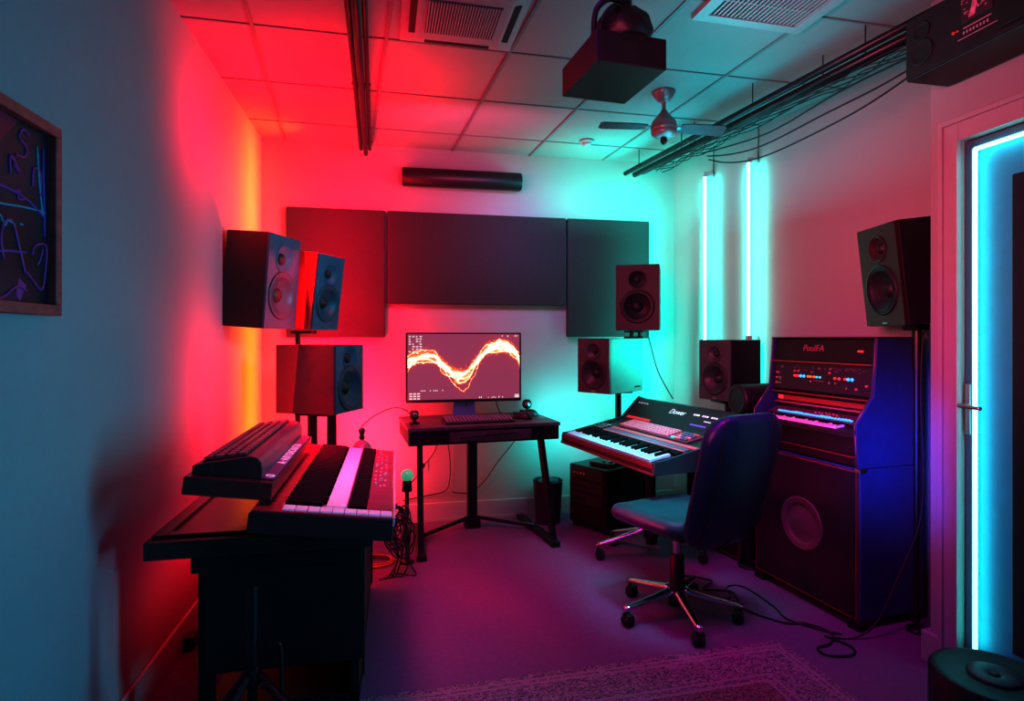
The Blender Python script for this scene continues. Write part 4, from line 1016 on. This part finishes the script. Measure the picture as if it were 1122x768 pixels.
# riser shelf and the upper synth
SH = thing('synth_riser', 'black tilted riser shelf left of the stage keyboard carrying the small synth', 'shelf', (-.515, 2.335, .722), 0)
TS = RY(7.5)
m = MB(); m.box(-.128, .125, -.435, .435, .145, .2, .003); m.build('shelf_board', TABLEM, SH, TS)
for y in (.06, .36):
    m = MB(); m.box(.01, .055, y-.03, y+.03, -.0, .15, .003); m.build('support', BLACK, SH)
SY = thing('small_synth', 'wedge shaped synth with white side lettering on the riser shelf', 'synthesizer', (-.515, 2.335, .722), 0)
pf = [(-.118, .2015), (.085, .2015), (.085, .225), (.078, .252), (.066, .265), (.045, .268), (-.10, .232), (-.118, .225)]
m = MB(); m.prism(pf, 'y', -.40, .40, .004); m.build('case', SYNTHBODY, SY, TS)
ES = mat('synth_end', (.015, .014, .018), .5)
m = MB(); m.prism([(a*.98, b) for a, b in pf], 'y', -.404, -.3995, .001); m.build('end_cheek', ES, SY, TS)
m = MB(); m.box(.085, .122, -.40, .40, .2012, .206, .001); m.build('lettered_skirt', mat('indigo_skirt', (.10, .07, .13), .4), SY, TS)
SLm = TS @ T(-.03, 0, .2515) @ RY(-13.6)
m = MB(); m.box(-.068, .06, -.385, .385, -.002, .0015, .001); m.build('button_bed', BLACK, SY, SLm)
k0 = None
for r in range(4):
    for c in range(20):
        p = SLm @ T(-.052+.033*r, -.365+.0384*c, .0015)
        if k0 is None: m = MB(); m.box(-.012, .012, -.013, .013, 0, .011, .003); k0 = m.build('button', SYNTHBODY, SY, p)
        else: put('button', k0.data, SY, p)
lettering('A\u00b7ABYSICIUTA', .042, WHITEINK, SY, TS @ T(.104, .0, .2066) @ RZ(90), 'side_lettering', gap=1.45)
for y in (-.37,):
    m = MB(); m.lathe([(.014, 0), (.014, .002), (.010, .002), (.010, 0)], 20, TS @ T(.104, y, .206)); m.build('round_logo', WHITEINK, SY)

# tripod in front of the panel
TP = thing('tripod_stand', 'black tripod stand in front of the left table panel', 'stand', (-.42, 1.885, 0), 0)
m = MB(); m.cyl((0, 0, .06), .014, .54, 'z', 14); m.cyl((0, 0, .30), .022, .06, 'z', 14); m.build('pole', DMETAL, TP)
for a in (-12, 138, 232):
    m = MB(); d_ = Vector((math.cos(R(a)), math.sin(R(a)), 0)); m.tube([Vector((0, 0, .335))+d_*.02, d_*.30+Vector((0, 0, .018))], .013, 10); lg = m.build('leg', DMETAL, TP)
    m = MB(); m.tube([d_*.275+Vector((0, 0, .036)), d_*.305+Vector((0, 0, .014))], .017, 10); m.build('rubber_foot', RUBBER, lg)
m = MB(); m.cyl((.03, -.02, .31), .013, .025, 'x', 12); m.tube(smooth([(.05, -.02, .42), (.075, -.02, .43), (.085, -.02, .40), (.088, -.02, .24)]), .006, 8); m.build('clamp_knob', STEEL if False else DMETAL, TP)

# things around the left table
t = thing('glass_globe', 'small smoked glass globe with a figure on top behind the stage keyboard', 'ornament', (-.165, 3.13, .7225), 0)
m = MB(); m.lathe([(0, 0), (.034, 0), (.046, .014), (.052, .04), (.046, .066), (.03, .085), (.012, .094), (.010, .10), (0, .10)], 28); m.build('globe', GLASSB, t)
m = MB(); m.lathe([(0, .098), (.012, .10), (.016, .11), (.010, .12), (.014, .132), (.018, .145), (.010, .158), (0, .162)], 16); m.build('figure_top', RUBBER, t)
cable('lamp_cord', 'thin cord arching from the glass globe to the desk', [(-.165, 3.13, .890), (-.10, 3.25, .93), (0, 3.45, .945), (.08, 3.62, .90), (.15, 3.75, .80)], .003, CABLE)
t = thing('green_lamp', 'small glowing green lamp beside the end of the stage keyboard', 'lamp', (.075, 3.56, .43), 0)
m = MB(); m.lathe([(0, .062), (.024, .066), (.036, .085), (.036, .105), (.024, .124), (0, .130)], 20); m.build('bulb', LEDGREEN, t)
m = MB(); m.lathe([(0, .0), (.03, .0), (.028, .05), (.022, .066), (0, .066)], 18); m.cyl((0, 0, -.43), .012, .432, 'z', 12); m.lathe([(0, 0), (.04, 0), (.04, .01), (.012, .016), (0, .016)], 24, T(0, 0, -.43)); m.build('stand', DMETAL, t)
cable('lamp_cord', 'thin cord from the green lamp to the back wall outlet', [(.085, 3.575, .47), (.09, 3.7, .44), (.14, 4.0, .40), (.195, 4.325, .41)], .0035)
m = MB(); random.seed(31)
for i in range(14):
    cx, cy, cz = .02+random.uniform(-.03, .04), 3.37+random.uniform(-.04, .04), .27+random.uniform(-.10, .08); ra = random.uniform(.06, .13); ph = random.random()*6
    m.tube(smooth([(cx+ra*.55*math.cos(ph+j*.8)*random.uniform(.7, 1.1), cy+.05*math.sin(ph+j*1.7), cz+ra*math.sin(ph+j*.8)*random.uniform(.8, 1.1)) for j in range(9)], 5), .0045, 6)
for i in range(5):
    x = .0+.02*i; m.tube(smooth([(x, 3.38, .2), (x+random.uniform(-.03, .03), 3.36, .1), (x+random.uniform(-.05, .05), 3.35, .006), (x-.08, 3.33+.02*i, .006)], 5), .0045, 6)
tag(m.build('cable_tangle', mat('tangle_cable', (.03, .022, .03), .45)), 'dense tangle of black cables below the green lamp', 'cable', kind='stuff')
for i, (lab, rr, oy, zz) in enumerate((('outer loop of the orange cable coil on the floor', .125, 0, .006), ('middle loop of the orange cable coil on the floor', .105, .01, .015), ('inner loop of the orange cable coil on the floor', .085, .02, .024))):
    pass
m = MB(); m.tube(smooth([(-.115+.115*math.cos(k*.63)*(1-.06*(k//10)), 3.59+.085*math.sin(k*.63)*(1-.08*(k//10)), .007+.006*(k//10)+.002*math.sin(k)) for k in range(34)], 4), .0045, 6)
tag(m.build('orange_cable_coil', CABLEO), 'orange cable coiled on the floor beside the left table', 'cable')
# left wall adapter
t = thing('power_adapter', 'black power adapter plugged in at the left skirting board', 'adapter', (XL+.016, 2.77, .0305), 0)
m = MB(); m.box(0, .04, -.035, .035, -.03, .03, .004); m.build('body', RUBBER, t)
m = MB(); m.cyl((.039, 0, -.01), .008, .02, 'x', 10); m.build('plug', DMETAL, t)
cable('adapter_cord', 'reddish cord rising from the wall adapter to the left table', [(XL+.075, 2.77, .03), (-.80, 2.72, .16), (-.80, 2.68, .40), (-.76, 2.66, .58), (-.74, 2.66, .65)], .0045, mat('red_black_cable', (.10, .03, .03), .45))
cable('adapter_cord', 'second cord drooping from the wall adapter behind the table leg', [(XL+.075, 2.78, .02), (-.80, 2.76, .09), (-.76, 2.70, .12), (-.65, 2.66, .11)], .0045)

# ------------------------------------------------------------------ floor and hanging cables on the right
cable('speaker_cable', 'thin black cable hanging from the speaker on the teal panel', [(1.80, 3.96, 1.395), (1.82, 3.95, 1.30), (1.85, 3.90, 1.12), (1.87, 3.80, 1.0), (1.88, 3.72, .93)], .004)
cable('speaker_cable', 'black cable hanging from the tilted speaker down the cabinet side to the floor', [(2.355, 2.232, 1.38), (2.345, 2.235, 1.1), (2.36, 2.235, .75), (2.34, 2.238, .5), (2.22, 2.24, .25), (2.12, 2.24, .08), (2.02, 2.26, .006), (1.93, 2.28, .006)], .0045)
cable('floor_cable', 'black cable trailing from behind the chair and looping at the bass cabinet', [(1.60, 3.05, .006), (1.72, 2.95, .006), (1.62, 2.86, .006), (1.75, 2.80, .006), (1.70, 2.62, .006), (1.80, 2.45, .006), (1.90, 2.42, .006), (1.95, 2.32, .006), (1.88, 2.24, .006), (1.80, 2.22, .006), (1.80, 2.16, .006), (1.90, 2.14, .006), (1.95, 2.2, .007), (1.90, 2.30, .008)], .005)
cable('floor_cable', 'second black cable curling on the floor beside the chair base', [(1.52, 3.0, .006), (1.60, 2.78, .006), (1.70, 2.74, .006), (1.76, 2.86, .006), (1.85, 2.84, .006), (1.86, 2.6, .006), (1.84, 2.48, .006), (1.92, 2.36, .006), (1.99, 2.30, .006)], .0045)

# ------------------------------------------------------------------ light
def area(name, loc, rot, sx, sy, col, power, spread=None):
    l = bpy.data.lights.new(name, 'AREA'); l.shape = 'RECTANGLE'; l.size = sx; l.size_y = sy; l.color = col; l.energy = power
    if spread: l.spread = R(spread)
    o = bpy.data.objects.new(name, l); C.objects.link(o); o.location = loc
    d_ = Vector(rot); o.rotation_euler = d_.to_track_quat('-Z', 'Y').to_euler(); return o
RED = (1, .0, .035); CYA = (.0, .85, .70)
LIGHTS = {  # area lamps with no fixture, mostly added to colour single surfaces
 'red_wall_mid': ((-.55, 3.02, 1.12), (-1, .1, .1), .3, .7, 140),
 'seat_rim': ((.25, 2.62, .55), (1, .02, -.02), .2, .2, 40),
 'panel_blue': ((.95, 3.35, 2.42), (.05, 1, -.5), .5, .15, 90),
 'red_wall_high': ((-.50, 2.95, 2.28), (-1, .3, .05), .4, .3, 140),
 'floor_red_right': ((1.2, 1.7, 2.2), (.4, .6, -1), .4, .4, 70),
 'seat_teal': ((1.10, 2.35, 1.6), (.2, .3, -1.1), .2, .2, 40),
 'teal_faces': ((.9, 2.4, 1.9), (-1, .75, -.14), .3, .3, 50),
 'keys_pink': ((-.2, 1.6, 2.2), (0, .8, -1.3), .3, .3, 50),
 'red_wash': ((-.42, 3.98, 1.55), (.05, 1, .12), .5, 1.7),
 'red_wash_low': ((-.15, 3.95, .60), (.1, 1, .1), .5, .6),
 'red_left_wall': ((-.55, 3.60, 1.1), (-1, .15, .1), .5, 1.4),
 'red_ceiling': ((-.38, 3.35, 1.98), (-.05, .05, 1), .7, 1.0, 125),
 'orange_corner': ((-.50, 4.10, 1.35), (-1, -.22, 0), .08, 2.6, 110),
 'side_red': ((-.85, 3.05, 2.5), (.27, .58, -.8), .12, .12, 45),
 'cyan_side': ((1.95, 3.72, 1.25), (-.6, .45, -.08), .15, .25),
 'cyan_top': ((1.60, 3.95, 2.30), (.05, .6, 1), .8, .2),
 'red_under_table': ((-.72, 2.75, .38), (-1, -.1, -.1), .8, .3),
 'floor_red': ((-.05, 2.55, 2.15), (.38, .36, -1), .4, .4, 95),
 'ceiling_red_far': ((.25, 1.2, 2.2), (.1, .3, 1), .5, .5),
 'cyan_wash': ((1.92, 4.05, 1.55), (-.05, 1, .05), .3, 1.7),
 'cyan_wash_low': ((1.25, 4.0, .72), (0, 1, .05), .5, .4),
 'cyan_ceiling': ((1.75, 3.2, 2.05), (.0, .0, 1), .5, 1.2),
 'cyan_ceiling_front': ((1.45, 2.2, 2.2), (.1, -.1, 1), .4, .6),
 'left_fill': ((1.9, 1.25, 1.1), (-1, .16, -.02), .3, 1.6, 95),
 'blue_rack': ((1.70, 1.75, .85), (.62, .62, -.03), .2, .5, 45),
 'right_wall_key': ((-.3, .75, 1.75), (1, .72, .03), .6, .6, 62),
 'floor_key': ((.3, 1.6, 2.5), (.1, .45, -1), .6, .6, 90),
 'front_fill': ((.4, -.6, 1.6), (.1, 1, -.05), 1.0, 1.0),
 'desk_wall_fill': ((.45, 3.3, 2.3), (.1, 1, -.3), .8, .4),  # added lamp tinting the back wall above the desk
 'console_cyan': ((1.25, 3.0, 1.62), (.25, .25, -1), .3, .3, 65),
 'red_table': ((-.50, 3.15, 1.30), (.1, -.25, -1), .25, .5, 75),
 'neon_halo_fill_a': ((2.2231, 3.9036, 1.77), (.985, .171, 0), .19, 1.50),  # added lamp facing the wall, makes the halo of the first tube
 'neon_halo_fill_b': ((2.2965, 3.4815, 1.77), (.985, .171, 0), .19, 1.48),  # added likewise for the halo of the second tube
}
POWER = {
 'blue_rack': (0.0, 0.244, 2.44),
 'ceiling_red_far': (1.83, 0.0, 0.488),
 'console_cyan': (0.0, 3.904, 3.66),
 'cyan_ceiling': (0.0, 8.54, 9.76),
 'cyan_ceiling_front': (0.0, 2.684, 3.172),
 'cyan_side': (0.0, 4.148, 3.416),
 'cyan_top': (0, 8.3, 6.4),
 'cyan_wash': (0.0, 14.03, 11.468),
 'cyan_wash_low': (0.244, 6.71, 6.1),
 'desk_wall_fill': (15.86, 1.708, 4.88),
 'floor_key': (1.464, 0.0, 2.928),
 'floor_red': (7.686, 0.0, 2.684),
 'floor_red_right': (6, 0, 5),
 'front_fill': (0, 0.8, 4.5),
 'left_fill': (0.732, 10.126, 16.47),
 'neon_halo_fill_a': (0.0, 6.344, 5.246),
 'neon_halo_fill_b': (0.0, 5.368, 4.392),
 'orange_corner': (26.84, 5.246, 0.0),
 'red_ceiling': (29.28, 0.0, 0.61),
 'red_left_wall': (12.2, 0.0, 0.366),
 'red_table': (19.52, 0.0, 0.732),
 'red_under_table': (0.976, 0.0, 0.0),
 'red_wash': (51.24, 0.0, 1.952),
 'red_wash_low': (21.96, 0.976, 2.196),
 'right_wall_key': (18.3, 2.44, 4.392),
 'seat_teal': (0.0, 1.464, 1.586),
 'side_red': (9.76, 0.0, 0.0),
 'keys_pink': (4.88, 0.61, 1.708),
 'teal_faces': (0.0, 1.22, 1.952),
 'red_wall_high': (5.49, 0.0, 0.366),
 'panel_blue': (0.5, 2.0, 4.2),
 'seat_rim': (1.22, 0.0, 0.146),
 'red_wall_mid': (5, 0, 0.3),
}
for k, (a, b_, c_, d_, *sp_) in LIGHTS.items():
    p = POWER.get(k, (1, 1, 1)); e_ = max(max(p), 1e-6)
    area(k, a, b_, c_, d_, [v/e_ for v in p], e_, *sp_)

w = bpy.data.worlds.new('world'); bpy.context.scene.world = w; w.use_nodes = True
w.node_tree.nodes['Background'].inputs[0].default_value = (.02, .02, .05, 1); w.node_tree.nodes['Background'].inputs[1].default_value = .3

# ------------------------------------------------------------------ camera
cam = bpy.data.cameras.new('camera'); co = bpy.data.objects.new('camera', cam); C.objects.link(co)
cam.sensor_width = 36; cam.lens = 640/1122*36; cam.clip_start = .02
cam.shift_y = (370-384)/1122 * 1.0
co.location = (0, 0, 1.35); co.rotation_euler = (R(90), 0, -math.atan((561-432)/640))
bpy.context.scene.camera = co
sc = bpy.context.scene
sc.view_settings.view_transform = 'Standard'; sc.view_settings.look = 'None'; sc.view_settings.gamma = 0.7
